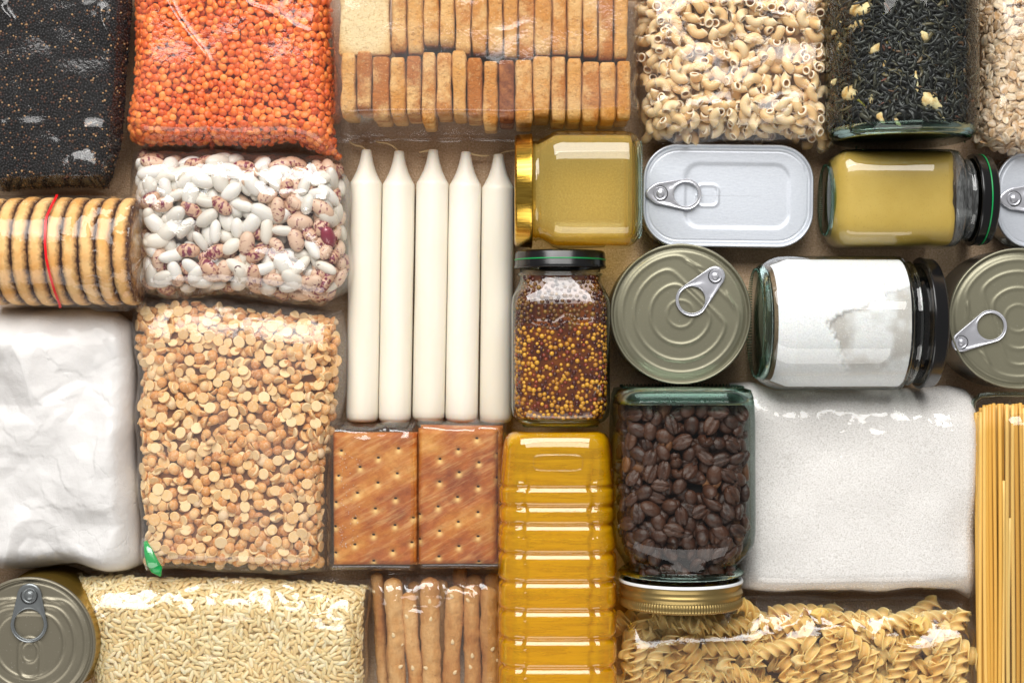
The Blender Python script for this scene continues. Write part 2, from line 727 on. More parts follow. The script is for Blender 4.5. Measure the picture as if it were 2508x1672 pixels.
def scatter(name, label, cat, group, bases, mat, P, R, rng, smin=0.88, smax=1.12, n_ind=300, stuff=None, stuff_label=None, attrs=None):
    """first n_ind grains as objects of their own, the rest as one object of kind stuff"""
    n = len(P)
    S = rng.uniform(smin, smax, (n, 1)) * rng.uniform(0.94, 1.06, (n, 3))
    which = rng.integers(0, len(bases), n)
    inside = (np.abs(P[:, 0]) < 0.312) & (np.abs(P[:, 1]) < 0.207)
    order = np.argsort(~inside, kind='stable')
    lo_, hi_ = P[inside].min(0), P[inside].max(0)
    def zone(q):
        fx = (P[q][0] - lo_[0]) / (hi_[0] - lo_[0])
        fy = (P[q][1] - lo_[1]) / (hi_[1] - lo_[1])
        a = ('lower', 'middle', 'upper')[min(2, max(0, int(fy * 3)))]
        c = ('left', 'centre', 'right')[min(2, max(0, int(fx * 3)))]
        return ', ' + ('centre' if (a, c) == ('middle', 'centre') else a + ' ' + c)
    mes = [mesh(name, b[0], b[1], mat, True, attrs[i] if attrs else None) for i, b in enumerate(bases)]
    for q in order[:n_ind]:
        M = np.eye(4)
        M[:3, :3] = R[q] * S[q][None, :]
        M[:3, 3] = P[q]
        o = bpy.data.objects.new(name, mes[which[q]])
        o.matrix_world = Matrix(M.tolist())
        COL.objects.link(o)
        tag(o, label + zone(q), cat, group)
    rest = order[n_ind:]
    if len(rest):
        Vs, Fs, As, off = [], [], {}, 0
        rn = []
        for b, bs in enumerate(bases):
            sel = rest[which[rest] == b]
            if not len(sel):
                continue
            v, f, r = joined(bs[0], bs[1], P[sel], R[sel], S[sel], rng)
            Vs.append(v)
            Fs.append(f + off)
            off += len(v)
            rn.append(r)
            if attrs:
                for k, a in attrs[b].items():
                    As.setdefault(k, []).append(np.tile(a, len(sel)))
        at = {'rnd': np.concatenate(rn)}
        for k, a in As.items():
            at[k] = np.concatenate(a)
        o = obj(stuff or name, np.vstack(Vs), np.vstack(Fs), mat, attrs=at)
        tag(o, stuff_label or label, cat, None, 'stuff')


def core(p, mat, depth, parent):
    """the mass of grains under the top layers"""
    P = p.P - p.N * depth
    P[..., 2] = np.maximum(P[..., 2], 0.001)
    V = P[::2, ::2]
    o = obj('filling', V.reshape(-1, 3), grid_faces(V.shape[0], V.shape[1]), mat, parent)
    return tag(o, kind='stuff')


def bagthing(name, label, cat, p, film, wr=None, off=0.0004, zc=None):
    c = p.P[len(p.v) // 2, len(p.u) // 2]
    e = empty(name, (c[0], c[1], 0), label, cat)
    patch_mesh('film', p, film, e, off, wr)
    return e


rng = np.random.default_rng(11)
film = film_mat('clear_film', haze=0.03)
film_soft = film_mat('clear_film_soft', haze=0.03, gain=0.8)
film_hazy = film_mat('cloudy_film', haze=0.12, tint=(0.96, 0.94, 0.93, 1))
film_crisp = film_mat('crisp_cellophane', haze=0.02, rough=0.03, gain=1.1, f0=0.075)
film_dark = film_mat('clear_film_over_dark', haze=0.006, rough=0.10, gain=1.1, f0=0.04)

# ------------------------------------------------------------------ black quinoa, top left
pq = bag([(-70, -60), (130, -60), (345, -60)], [(-70, 480), (60, 481), (190, 476), (268, 476)],
         [(-70, -60), (-70, 200), (-70, 480)], [(345, -60), (333, 120), (322, 250), (314, 345), (290, 440), (268, 476)],
         0.036, lump=0.0006, lumps=0.06, ret=0.012, seed=3)
b = bagthing('quinoa_bag', 'clear plastic bag packed with tiny black quinoa, top left corner', 'bag', pq, film_dark,
             wrinkle(pq, 0.0014, 0.035, 0.0004, 0.011, 31, glint=0.0020, gv=(0.70, 1.2)) + ridge(pq, (10, 5), (30, 60), 0.004, 0.003) + ridge(pq, (255, 10), (262, 110), 0.003, 0.0016) + ridge(pq, (275, 330), (312, 368), 0.0022, 0.0018))
qm = grain_mat('black_quinoa', [(0.0, '#08080a'), (0.5, '#101014'), (0.80, '#17161b'), (0.86, '#3a1f18'), (0.93, '#5a3520'), (0.965, '#96704a'), (1.0, '#b9966a')], 0.35, spec=0.5)
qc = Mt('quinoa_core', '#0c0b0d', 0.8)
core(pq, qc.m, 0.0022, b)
V, F = sphere(6, 4)
V = V * np.array([0.00072, 0.00072, 0.00048])
P, R, L = layers(pq, 0.00128, 1, 0.0006, 0.0007, lambda n, L: rng.uniform(-0.9, 0.9, n), rng, k=7)
P2, R2, L2 = layers(pq, 0.0016, 1, 0.0006, 0.0014, lambda n, L: rng.uniform(-0.9, 0.9, n), rng, k=4)
scatter('quinoa_grains', 'tiny black quinoa grains with a few pale ones, filling the top left bag', 'quinoa', None, [(V, F)], qm.m,
        np.vstack([P, P2]), np.concatenate([R, R2]), rng, 0.8, 1.1, n_ind=0, stuff='quinoa_grains')

# ------------------------------------------------------------------ red lentils
pl = bag([(336, -60), (580, -60), (826, -60)], [(321, 362), (440, 374), (600, 371), (720, 368), (800, 388), (848, 400)],
         [(336, -60), (338, 60), (334, 190), (322, 310), (321, 362)], [(826, -60), (828, 100), (834, 230), (829, 310), (848, 400)],
         0.040, ret=0.012, lump=0.0009, lumps=0.05, seed=8)
b = bagthing('lentil_bag', 'clear plastic bag full of orange split lentils, one long glossy crease', 'bag', pl, film,
             wrinkle(pl, 0.0005, 0.05, 0.0003, 0.014, 12, glint=0.0008, gv=(0.02, 0.3)) + ridge(pl, (395, -30), (515, 168), 0.0040, 0.0024) + ridge(pl, (590, -10), (660, 40), 0.003, 0.0016) + ridge(pl, (540, -8), (600, 6), 0.003, 0.002) + ridge(pl, (700, 40), (760, 90), 0.003, 0.0012))
lm = grain_mat('red_lentil', [(0.0, '#cf4c0c'), (0.4, '#de6116'), (0.75, '#e77422'), (1.0, '#ee9040')], 0.42, sss=0.25, mottle=(900, 0.25, '#f29a5c'), sssr=0.0012)
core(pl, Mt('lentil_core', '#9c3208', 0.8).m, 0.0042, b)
V, F = sphere(12, 7)
V1 = V * np.array([0.0029, 0.0028, 0.0012])
V2 = V * np.array([0.0026, 0.0027, 0.0014])
V2[:, 2] += 0.0003
P, R, L = layers(pl, 0.0038, 3, 0.0010, 0.0014, lambda n, L: np.clip(rng.normal(0, 0.5, n), -1.5, 1.5), rng, k=12)
scatter('red_lentil', 'orange split lentil pressed against the film of the red lentil bag', 'lentil', 'orange lentils in the bag at the top',
        [(V1, F), (V2, F)], lm.m, P, R, rng, 0.74, 0.97, stuff='red_lentils', stuff_label='mass of small orange split lentils in their clear bag at the top')

# ------------------------------------------------------------------ mixed beans
pb = bag([(326, 372), (430, 370), (560, 374), (700, 376), (820, 386), (842, 400)], [(340, 712), (420, 735), (560, 722), (700, 742), (800, 752), (858, 705)],
         [(326, 372), (333, 450), (345, 560), (346, 640), (340, 712)], [(842, 400), (853, 480), (856, 600), (860, 660), (858, 705)],
         0.041, ret=0.020, lump=0.0008, seed=14)
b = bagthing('bean_bag', 'clear cellophane bag of mixed white and speckled beans below the lentils', 'bag', pb, film_crisp,
             wrinkle(pb, 0.0018, 0.021, 0.0005, 0.008, 52, glint=0.0030, gs=0.010, gv=(0.02, 0.45)) + creases(pb, [(540, 378), (553, 422), (592, 384)]) + creases(pb, [(620, 392), (625, 432), (650, 425), (679, 465), (717, 402), (745, 430)]) + creases(pb, [(740, 520), (785, 490), (800, 480)]) + creases(pb, [(690, 600), (760, 560), (810, 510)], 0.0014, 0.0008) + creases(pb, [(560, 700), (640, 640)], 0.0014, 0.0008))
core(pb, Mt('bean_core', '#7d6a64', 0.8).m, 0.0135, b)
def bean(a, bb, c, bend, notch):
    V, F = sphere(18, 12)
    V = V[:, [2, 0, 1]]
    x = V[:, 0].copy()
    y = V[:, 1].copy()
    V = V * np.array([a, bb, c])
    V[:, 1] += bend * (0.4 - x * x) * bb
    V[:, 1] -= np.where(y > 0.2, notch * np.exp(-(x / 0.35) ** 2) * bb * y, 0)
    return V, F
wb = [bean(0.0069, 0.0041, 0.0035, 0.05, 0.10), bean(0.0064, 0.0042, 0.0035, 0.02, 0.05), bean(0.0071, 0.0035, 0.0032, 0.12, 0.18)]
sb = [bean(0.0066, 0.0042, 0.0036, 0.03, 0.1), bean(0.0062, 0.0040, 0.0035, 0.04, 0.15)]
wbm = Mt('white_bean', '#e3ddd2', 0.35, spec=0.45, sss=0.2)
wbm.col(wbm.ramp(wbm.rnd(), [(0, '#d2ccc0'), (0.5, '#dedad1'), (1, '#e6e3dc')]))
wbm.bump(wbm.noise(160, 2, rnd=True), 0.15, 0.001)
def speckled(name, base, base2, spot, lo, hi, sc=620, st=(1, 0.5, 1)):
    m = Mt(name, base, 0.38, spec=0.4)
    c = m.mix(m.noise(120, 3, rnd=True), base, base2)
    f = m.ramp(m.noise(sc, 3, 0.55, rnd=True, stretch=st, dist=0.6), [(lo, (0, 0, 0, 1)), (hi, (1, 1, 1, 1))])
    m.col(m.mix(f, c, spot))
    return m.m
spm = [speckled('speckled_bean', '#cba78c', '#dcc0a8', '#74283f', 0.58, 0.62), speckled('speckled_bean_dense', '#c09878', '#d2ac92', '#74223c', 0.51, 0.55, 520),
       speckled('blotched_bean', '#dcd5c6', '#e4ddd0', '#4a1024', 0.64, 0.66, 150, (1, 1, 1)), speckled('dark_bean', '#7c1f36', '#8e2c44', '#d69aa0', 0.64, 0.68, 400, (1, 1, 1))]
P, R, L = layers(pb, 0.0084, 3, 0.0038, 0.0046, lambda n, L: np.clip(rng.normal(0, 0.3, n), -1.0, 1.0), rng, 0.0, 1.0, 0.0, 1.0, k=30)
# lie the beans flat: spin only, the tilt is small
kind = rng.uniform(0, 1, len(P))
px = P[:, 0] / S0 + 1254
py = 836 - P[:, 1] / S0
pale = 0.66 - 0.42 * np.clip((px - 560) / 250, 0, 1) - 0.25 * np.clip((py - 600) / 120, 0, 1)
sets = [('white_bean', 'smooth plain white bean in the mixed bean bag', wb, wbm.m, kind < pale),
        ('speckled_bean', 'pinkish beige bean with maroon speckles in the mixed bean bag', sb, spm[0], (kind >= pale) & (kind < pale + (1 - pale) * 0.5)),
        ('speckled_bean', 'tan bean densely streaked with maroon in the mixed bean bag', sb, spm[1], (kind >= pale + (1 - pale) * 0.5) & (kind < pale + (1 - pale) * 0.82)),
        ('blotched_bean', 'cream bean with one dark maroon blotch in the mixed bean bag', wb, spm[2], (kind >= pale + (1 - pale) * 0.82) & (kind < pale + (1 - pale) * 0.985)),
        ('dark_red_bean', 'dark red bean with pale flecks in the mixed bean bag', sb, spm[3], kind >= pale + (1 - pale) * 0.985)]
for nm, lb, bs, mt, sel in sets:
    scatter(nm, lb, 'bean', nm.replace('_', ' ') + 's ' + ('densely streaked' if 'densely' in lb else 'in the mixed bag'), bs, mt, P[sel], R[sel], rng, 0.92, 1.22,
            stuff=nm + 's', stuff_label='more beans lying deeper in the mixed bean bag')

# ------------------------------------------------------------------ split peas
pp = bag([(328, 742), (450, 728), (640, 742), (840, 762)], [(352, 1388), (500, 1390), (650, 1400), (760, 1396), (806, 1402)],
         [(328, 742), (342, 900), (342, 1100), (352, 1250), (352, 1388)], [(840, 762), (850, 830), (846, 960), (820, 1100), (812, 1250), (806, 1402)],
         0.037, lump=0.002, lumps=0.05, seed=23)
b = bagthing('split_pea_bag', 'clear plastic bag of yellow split peas, left of the candles', 'bag', pp, film_mat('dusty_film', haze=0.06, rough=0.09),
             wrinkle(pp, 0.0014, 0.045, 0.0005, 0.012, 77, glint=0.0036, gv=(0.02, 0.16)) + ridge(pp, (560, 765), (700, 800), 0.0018, 0.0014) + ridge(pp, (480, 745), (640, 757), 0.0018, 0.0014))
V, F = sphere(14, 9)
Vp = V * np.array([0.0034, 0.0034, 0.0030])
flat = np.where(V[:, 2] < -0.12, 1.0, 0.0)
Vp[:, 2] = np.maximum(Vp[:, 2], -0.0004) - 0.0011
Vq = V * np.array([0.0030, 0.0031, 0.0030])
fq = flat * 0
pm = Mt('split_pea', '#d59a5a', 0.55, spec=0.3, sss=0.15)
dome = pm.ramp(pm.rnd(), [(0.0, '#b97434'), (0.35, '#cd8c44'), (0.7, '#d89f5c'), (0.9, '#e0b274'), (1.0, '#d6ba94')])
flt = pm.ramp(pm.rnd(), [(0.0, '#dfae6c'), (0.5, '#e8c48a'), (1.0, '#eccf9c')])
cc = pm.mix(pm.attr('flat'), dome, flt)
pm.col(pm.mix(pm.ramp(pm.noise(700, 3, 0.7, rnd=True), [(0.45, (0, 0, 0, 1)), (0.75, (0.5, 0.5, 0.5, 1))]), cc, '#efdcc0'))
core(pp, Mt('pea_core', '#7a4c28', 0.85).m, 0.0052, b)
def pt(n, L):
    a = np.clip(rng.normal(0, 0.75, n), -1.6, 1.6)
    return a + np.where(rng.uniform(0, 1, n) < 0.56, PI, 0)
P, R, L = layers(pp, 0.0055, 3, 0.0014, 0.0026, pt, rng, 0.012, 0.988, 0.012, 0.985, k=14)
scatter('split_pea', 'yellow split pea pressed against the film of its dusty bag', 'split pea', 'split peas in the bag left of the candles',
        [(Vp, F), (Vp * np.array([0.9, 0.97, 0.93]), F), (Vp * np.array([1.0, 0.92, 0.8]), F)], pm.m, P, R, rng, 0.84, 1.12, attrs=[{'flat': flat}, {'flat': flat}, {'flat': flat}],
        stuff='split_peas', stuff_label='mass of yellow split peas in their dusty clear bag')

# ------------------------------------------------------------------ rice
pr = bag([(188, 1402), (300, 1396), (470, 1400), (640, 1402), (780, 1412), (880, 1424), (905, 1420)], [(238, 1760), (560, 1760), (890, 1760)],
         [(188, 1402), (215, 1480), (236, 1580), (240, 1680), (238, 1760)], [(905, 1420), (905, 1500), (902, 1640), (890, 1760)],
         0.040, ret=0.022, lump=0.0018, seed=31)
b = bagthing('rice_bag', 'clear crinkled bag of pale long grain rice at the bottom left', 'bag', pr, film_crisp,
             wrinkle(pr, 0.0016, 0.026, 0.0005, 0.009, 90, glint=0.0030, gv=(0.03, 0.30)) + creases(pr, [(310, 1425), (395, 1420), (425, 1478), (440, 1450), (508, 1412)]) + creases(pr, [(520, 1465), (545, 1430), (632, 1418), (640, 1455)]) + creases(pr, [(670, 1425), (715, 1455), (738, 1455), (750, 1495), (800, 1505), (830, 1525)]) + creases(pr, [(218, 1430), (235, 1480), (255, 1520)], 0.003, 0.002))
rm = grain_mat('rice', [(0, '#e2c48a'), (0.5, '#ecd49e'), (1, '#f4e4bc')], 0.35, sss=0.35, sssr=0.0015)
core(pr, Mt('rice_core', '#dcc697', 0.8).m, 0.0032, b)
V, F = sphere(8, 7)
V = V[:, [2, 0, 1]]
V = np.sign(V) * np.abs(V) ** np.array([0.8, 1, 1])
Vr = V * np.array([0.0036, 0.00125, 0.00095])
P, R, L = layers(pr, 0.0029, 3, 0.0009, 0.0013, lambda n, L: rng.normal(0, 0.15, n), rng, k=12)
scatter('rice_grain', 'long pale grain of rice in the bag at the bottom left', 'rice grain', 'rice grains in the bottom left bag', [(Vr, F), (Vr * np.array([0.85, 1.05, 1]), F)],
        rm.m, P, R, rng, 0.85, 1.1, stuff='rice_grains', stuff_label='mass of pale long rice grains filling the bottom left bag')

# ------------------------------------------------------------------ macaroni
pa = bag([(1556, -60), (1780, -60), (2030, -60)], [(1572, 345), (1660, 352), (1800, 350), (1950, 352), (2032, 372)],
         [(1556, -60), (1556, 100), (1562, 250), (1572, 345)], [(2030, -60), (2024, 100), (2022, 250), (2032, 372)],
         0.042, lump=0.002, seed=41)
b = bagthing('macaroni_bag', 'clear plastic bag of small elbow macaroni at the top', 'bag', pa, film, wrinkle(pa, 0.0018, 0.03, 0.0005, 0.01, 17, glint=0.0034, gv=(0.78, 1.1)) + ridge(pa, (1850, 10), (1945, 55), 0.0022, 0.0018))
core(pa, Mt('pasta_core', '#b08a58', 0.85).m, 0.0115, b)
def elbow(R0=0.0041, r=0.0027, ri=0.0019, ang=2.7, na=11, nc=14):
    a = np.linspace(-ang / 2, ang / 2, na)
    ph = np.linspace(0, 2 * PI, nc, endpoint=False)
    def shell(rr):
        A, PH = np.meshgrid(a, ph, indexing='ij')
        rad = R0 + rr * np.cos(PH)
        return np.stack([rad * np.cos(A) - R0, rad * np.sin(A), rr * np.sin(PH)], axis=-1).reshape(-1, 3)
    V = np.vstack([shell(r), shell(ri)])
    F = grid_faces(na, nc, True)
    F2 = grid_faces(na, nc, True)[:, ::-1] + na * nc
    k = np.arange(nc)
    k2 = (k + 1) % nc
    o = na * nc
    e0 = np.stack([k, k + o, k2 + o, k2], axis=1)[:, ::-1]
    last = (na - 1) * nc
    e1 = np.stack([k + last, k + last + o, k2 + last + o, k2 + last], axis=1)
    rim = np.zeros(len(V))
    rim[:nc] = rim[o:o + nc] = rim[last:last + nc] = rim[last + o:] = 1
    return V, tris(np.vstack([F, F2, e0, e1])), rim
e1, e2 = elbow(), elbow(0.0040, 0.0027, 0.0019, 2.3)
am = Mt('macaroni', '#dcb57c', 0.42, spec=0.35, sss=0.5, sssr=0.003)
am.col(am.mix(am.attr('rim'), am.ramp(am.rnd(), [(0, '#d9b07a'), (0.5, '#e2bf8e'), (1, '#e9cca2')]), '#f0dcc0'))
def mt_(n, L):
    return np.where(rng.uniform(0, 1, n) < 0.6, rng.normal(0, 0.35, n), rng.normal(1.4, 0.4, n))
P, R, L = layers(pa, 0.0080, 4, 0.0030, 0.0032, mt_, rng, 0.0, 1.0, 0.0, 1.0, k=30)
scatter('elbow_macaroni', 'pale elbow macaroni piece in the clear bag at the top', 'macaroni', 'elbow macaroni in the bag at the top', [e1[:2], e2[:2]], am.m, P, R, rng,
        0.92, 1.08, attrs=[{'rim': e1[2]}, {'rim': e2[2]}], stuff='macaroni_pieces', stuff_label='more elbow macaroni lying deeper in the bag at the top')

# ------------------------------------------------------------------ oats
po = bag([(2384, -60), (2480, -60), (2600, -60)], [(2370, 368), (2420, 392), (2500, 398), (2600, 396)],
         [(2384, -60), (2382, 100), (2376, 260), (2370, 368)], [(2600, -60), (2600, 150), (2600, 396)], 0.040, lump=0.002, seed=47)
b = bagthing('oat_bag', 'clear bag of rolled oats in the top right corner', 'bag', po, film_soft, wrinkle(po, 0.0016, 0.03, 0.0004, 0.01, 19))
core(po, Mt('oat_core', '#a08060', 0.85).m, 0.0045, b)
om = Mt('rolled_oat', '#d0b088', 0.6, spec=0.25, sss=0.15)
oc = om.ramp(om.rnd(), [(0, '#c09868'), (0.5, '#d2b288'), (1, '#dfc8a4')])
om.col(om.mix(om.ramp(om.noise(420, 4, 0.6, rnd=True, stretch=(0.35, 1, 1)), [(0.42, (0, 0, 0, 1)), (0.7, (0.8, 0.8, 0.8, 1))]), oc, '#f1e6d4'))
om.bump(om.noise(500, 3, 0.6, rnd=True, stretch=(0.3, 1, 1)), 0.6, 0.0005)
def oat(a, bb, seed):
    V, F = sphere(14, 9)
    x, y = V[:, 0].copy(), V[:, 1].copy()
    V = V * np.array([a, bb, 0.00075])
    V[:, 2] -= 0.00045 * np.exp(-(y / 0.16) ** 2) * np.sign(V[:, 2] + 1e-9) * (np.abs(x) < 0.8)
    V[:, 2] += 0.0006 * vn(x + seed, y, 0.7, seed)
    V[:, :2] *= 1 + 0.13 * vn(x * 1.3 + seed, y * 1.3, 0.6, seed)[:, None]
    return V, F
P, R, L = layers(po, 0.0046, 4, 0.0011, 0.0016, lambda n, L: rng.normal(0, 0.42, n), rng, k=18)
scatter('rolled_oat', 'flat rolled oat flake in the bag in the top right corner', 'oat flake', 'rolled oats in the top right bag', [oat(0.0040, 0.0029, 1), oat(0.0036, 0.0026, 2), oat(0.0042, 0.0026, 3)],
        om.m, P, R, rng, 0.8, 1.12, stuff='rolled_oats', stuff_label='mass of rolled oat flakes lying deeper in the top right bag')

# ------------------------------------------------------------------ fusilli
pf = bag([(1500, 1462), (1640, 1462), (1830, 1458), (1980, 1454), (2200, 1458), (2330, 1462), (2360, 1470)], [(1498, 1760), (1900, 1760), (2372, 1760)],
         [(1500, 1462), (1500, 1600), (1498, 1760)], [(2360, 1470), (2372, 1560), (2374, 1660), (2372, 1760)], 0.043, lump=0.002, lumps=0.06, seed=55)
b = bagthing('fusilli_bag', 'clear glossy bag of spiral fusilli pasta along the bottom right', 'bag', pf, film_crisp, wrinkle(pf, 0.0018, 0.034, 0.0004, 0.012, 3, glint=0.0040, gs=0.018, gv=(0.05, 0.34)) + creases(pf, [(1800, 1500), (1869, 1476), (1877, 1556), (1933, 1543), (1993, 1487), (2061, 1551), (2087, 1500), (2130, 1564), (2177, 1521), (2250, 1536), (2280, 1496)], 0.0030, 0.0022) + creases(pf, [(2300, 1482), (2320, 1500), (2350, 1510)]))
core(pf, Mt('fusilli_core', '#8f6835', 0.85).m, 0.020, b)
def spiral(L0=0.031, r=0.0052, turns=1.65, nl=34, seed=0):
    prof = []
    nb = 3
    for k in range(nb):
        a0 = 2 * PI * k / nb
        prof += [(0.34, a0 - 0.60), (0.66, a0 - 0.25), (0.93, a0 - 0.17), (1.0, a0 - 0.05), (0.99, a0 + 0.07), (0.88, a0 + 0.17), (0.62, a0 + 0.27), (0.36, a0 + 0.5)]
    t = np.linspace(0, 1, nl)
    V = []
    for q in t:
        tw = 2 * PI * turns * q
        bx = 0.0012 * math.sin(PI * q + seed)
        for (rr, a) in prof:
            V.append(((q - 0.5) * L0, r * rr * math.cos(a + tw) + bx, r * rr * math.sin(a + tw)))
    V = np.array(V)
    n = len(prof)
    F = tris(grid_faces(nl, n, True))
    c0 = len(V)
    V = np.vstack([V, [(-L0 / 2 + 0.0006, 0, 0)], [(L0 / 2 - 0.0006, 0, 0)]])
    k = np.arange(n)
    F = np.vstack([F, np.stack([np.full(n, c0), k, (k + 1) % n], axis=1), np.stack([np.full(n, c0 + 1), (nl - 1) * n + (k + 1) % n, (nl - 1) * n + k], axis=1)])
    return V, F
fm = Mt('fusilli', '#dcb068', 0.4, spec=0.4, sss=0.5, sssr=0.003)
fm.col(fm.ramp(fm.rnd(), [(0, '#e3b868'), (0.5, '#ecc87e'), (1, '#f2d494')]))
def fcol(p, d, depth, rng, n_try):
    P, R = [], []
    u, v = poisson(p, d, rng, 0.025, 0.975, 0.03, 0.97, k=30)
    X = p.q(u, v)
    N = p.q(u, v, 'N')
    n = len(u)
    X = X - N * depth
    # pieces stand mostly upright in the picture, some lie across or poke up
    s = np.where(rng.uniform(0, 1, n) < 0.7, rng.normal(PI / 2, 0.45, n), rng.uniform(0, PI, n))
    s = np.where(v < 0.20, rng.normal(0.0, 0.35, n), s)
    v = np.maximum(v, 0.075)
    X = p.q(u, v)
    N = p.q(u, v, 'N')
    X = X - N * depth
    t = np.where(rng.uniform(0, 1, n) < 0.08, rng.uniform(0.5, 1.1, n), rng.normal(0, 0.10, n))
    az = s
    c, si = np.cos(t), np.sin(t)
    Ry = np.zeros((n, 3, 3))
    Ry[:, 0, 0] = c
    Ry[:, 0, 2] = si
    Ry[:, 1, 1] = 1
    Ry[:, 2, 0] = -si
    Ry[:, 2, 2] = c
    B = rots(N, rng.uniform(0, 6.28, n) * 0, np.zeros(n), az)
    roll = rots(np.tile([0, 0, 1.0], (n, 1)), rng.uniform(0, 6.28, n), np.zeros(n), np.zeros(n))
    return X, B @ Ry @ roll
a1 = fcol(pf, 0.0142, 0.0060, rng, 0)
a2 = fcol(pf, 0.0130, 0.0115, rng, 0)
a3 = fcol(pf, 0.0125, 0.0165, rng, 0)
P = np.vstack([a1[0], a2[0], a3[0]])
R = np.concatenate([a1[1], a2[1], a3[1]])
scatter('fusilli', 'golden spiral of fusilli pasta in the clear bag at the bottom right', 'fusilli', 'fusilli in the bag at the bottom right',
        [spiral(), spiral(0.028, 0.0051, 1.5, seed=2), spiral(0.033, 0.0050, 1.75, seed=4)], fm.m, P, R, rng, 0.94, 1.06,
        stuff='fusilli_pieces', stuff_label='more fusilli lying deeper in the bottom right bag')


def seam(parent, pts, width, z0, z1, mat, seed=1, amp=0.0012):
    """crinkled flat edge of film along a line of photo points; width in photo pixels to the right of the line"""
    t, q = resample([W(a, b_, 0)[:2] for a, b_ in pts], 0, 1)
    q = q[::2]
    d = np.gradient(q, axis=0)
    d /= np.linalg.norm(d, axis=1)[:, None]
    nrm = np.stack([-d[:, 1], d[:, 0]], axis=1) * -1
    rows = []
    for k in range(9):
        f = k / 8
        w = width * S0 * (1 + 0.25 * vn(q[:, 0], q[:, 1], 0.012, seed))
        xy = q + nrm * (w * f)[:, None]
        z = z0 * (1 - f) + z1 * f + amp * facet(xy[:, 0], xy[:, 1], 0.008, seed)
        rows.append(np.column_stack([xy, np.maximum(z, 0.0006 + 0.0001 * k)]))
    return obj('film_seam', np.vstack(rows), grid_faces(9, len(q)), mat, parent)


for bn, pts_, wd, za, zb, mt_f, sd_ in (('bean_bag', [(345, 700), (480, 735), (620, 725), (760, 748), (856, 735)], 20, 0.010, 0.004, film_crisp, 4),
                                        ('bean_bag', [(846, 400), (858, 520), (862, 640), (862, 735)][::-1], 12, 0.020, 0.010, film_crisp, 5),
                                        ('split_pea_bag', [(356, 1388), (560, 1396), (700, 1400), (800, 1404)], 12, 0.008, 0.004, film, 6),
                                        ('lentil_bag', [(832, 230), (832, 300), (850, 400)][::-1], 14, 0.014, 0.006, film, 8),
                                        ('macaroni_bag', [(1572, 345), (1800, 352), (2030, 368)], 22, 0.016, 0.006, film, 9),
                                        ('rice_bag', [(192, 1412), (222, 1500), (238, 1680)], 14, 0.016, 0.006, film_crisp, 10),
                                        ('fusilli_bag', [(1505, 1462), (1700, 1462), (1980, 1454), (2350, 1464)][::-1], 14, 0.012, 0.006, film_crisp, 11)):
    par = [o for o in COL.objects if o.name == bn][0]
    seam(par, pts_, wd, za, zb, mt_f, sd_)

# ------------------------------------------------------------------ flour
fl = bag([(-70, 752), (60, 750), (160, 752), (230, 752), (290, 764), (322, 790)], [(-70, 1394), (60, 1390), (200, 1378), (270, 1392), (318, 1388), (352, 1376)],
         [(-70, 752), (-70, 1100), (-70, 1394)], [(326, 790), (338, 900), (336, 1000), (346, 1160), (354, 1280), (356, 1376)], 0.040, lump=0.0028, lumps=0.04, seed=61, n=200)
X, Y = fl.P[..., 0], fl.P[..., 1]
fl.P[..., 2] += fl.f * (0.0070 * facet(X, Y, 0.042, 5) + 0.0026 * facet(X, Y, 0.018, 6) + 0.0006 * facet(X, Y, 0.007, 7) + 0.0003 * vn(X, Y, 0.006, 3))
for q, (a0, b0) in enumerate([((90, 830), (180, 940)), ((120, 900), (220, 925)), ((70, 985), (200, 975)), ((20, 1110), (130, 1120)), ((130, 1110), (180, 1220)), ((40, 1240), (230, 1240)), ((240, 1060), (225, 1200)),
                              ((-20, 1010), (60, 1090)), ((60, 1090), (130, 1010)), ((210, 950), (300, 1010)), ((100, 1180), (110, 1230))]):
    A_, B_ = W(*a0, 0.04)[:2], W(*b0, 0.04)[:2]
    d = B_ - A_
    L = np.linalg.norm(d)
    d /= L
    t = (X - A_[0]) * d[0] + (Y - A_[1]) * d[1]
    sd = -(X - A_[0]) * d[1] + (Y - A_[1]) * d[0] + 0.002 * vn(X, Y, 0.006, 9 + q) + 0.001 * vn(X, Y, 0.002, 19 + q)
    env = np.clip(np.minimum(t, L - t) / 0.006, 0, 1)
    fl.P[..., 2] += fl.f * env * np.where(sd > 0, 0.0004, -0.0002) * np.exp(-(sd / np.where(sd > 0, 0.005, 0.0012)) ** 2)
fl.norm()
b = empty('flour_bag', (fl.P[100, 100, 0], fl.P[100, 100, 1], 0), 'clear plastic bag of white flour with creases and cracks, at the left edge', 'bag')
flm = Mt('white_flour', '#dad9d8', 0.9, spec=0.1)
flm.bump(flm.noise(260, 6, 0.7), 0.5, 0.0012)
vo = flm.n('ShaderNodeTexVoronoi', feature='DISTANCE_TO_EDGE')
vo.inputs['Scale'].default_value = 60
ds = flm.n('ShaderNodeVectorMath', operation='ADD')
nz = flm.n('ShaderNodeTexNoise')
nz.inputs['Scale'].default_value = 90
nz.inputs['Detail'].default_value = 5
sc_ = flm.n('ShaderNodeVectorMath', operation='SCALE')
sc_.inputs['Scale'].default_value = 0.012
flm.l(flm.coord(), nz.inputs['Vector'])
flm.l(nz.outputs['Color'], sc_.inputs[0])
flm.l(flm.coord(), ds.inputs[0])
flm.l(sc_.outputs[0], ds.inputs[1])
flm.l(ds.outputs[0], vo.inputs['Vector'])
crk = flm.ramp(vo.outputs['Distance'], [(0.0, (0, 0, 0, 1)), (0.035, (1, 1, 1, 1))])
msk = flm.ramp(flm.noise(22, 3), [(0.5, (1, 1, 1, 1)), (0.62, (0, 0, 0, 1))])
flm.bump(flm.mix(msk, crk, (1, 1, 1, 1)), 0.22, 0.0008)
patch_mesh('flour', fl, flm.m, b)
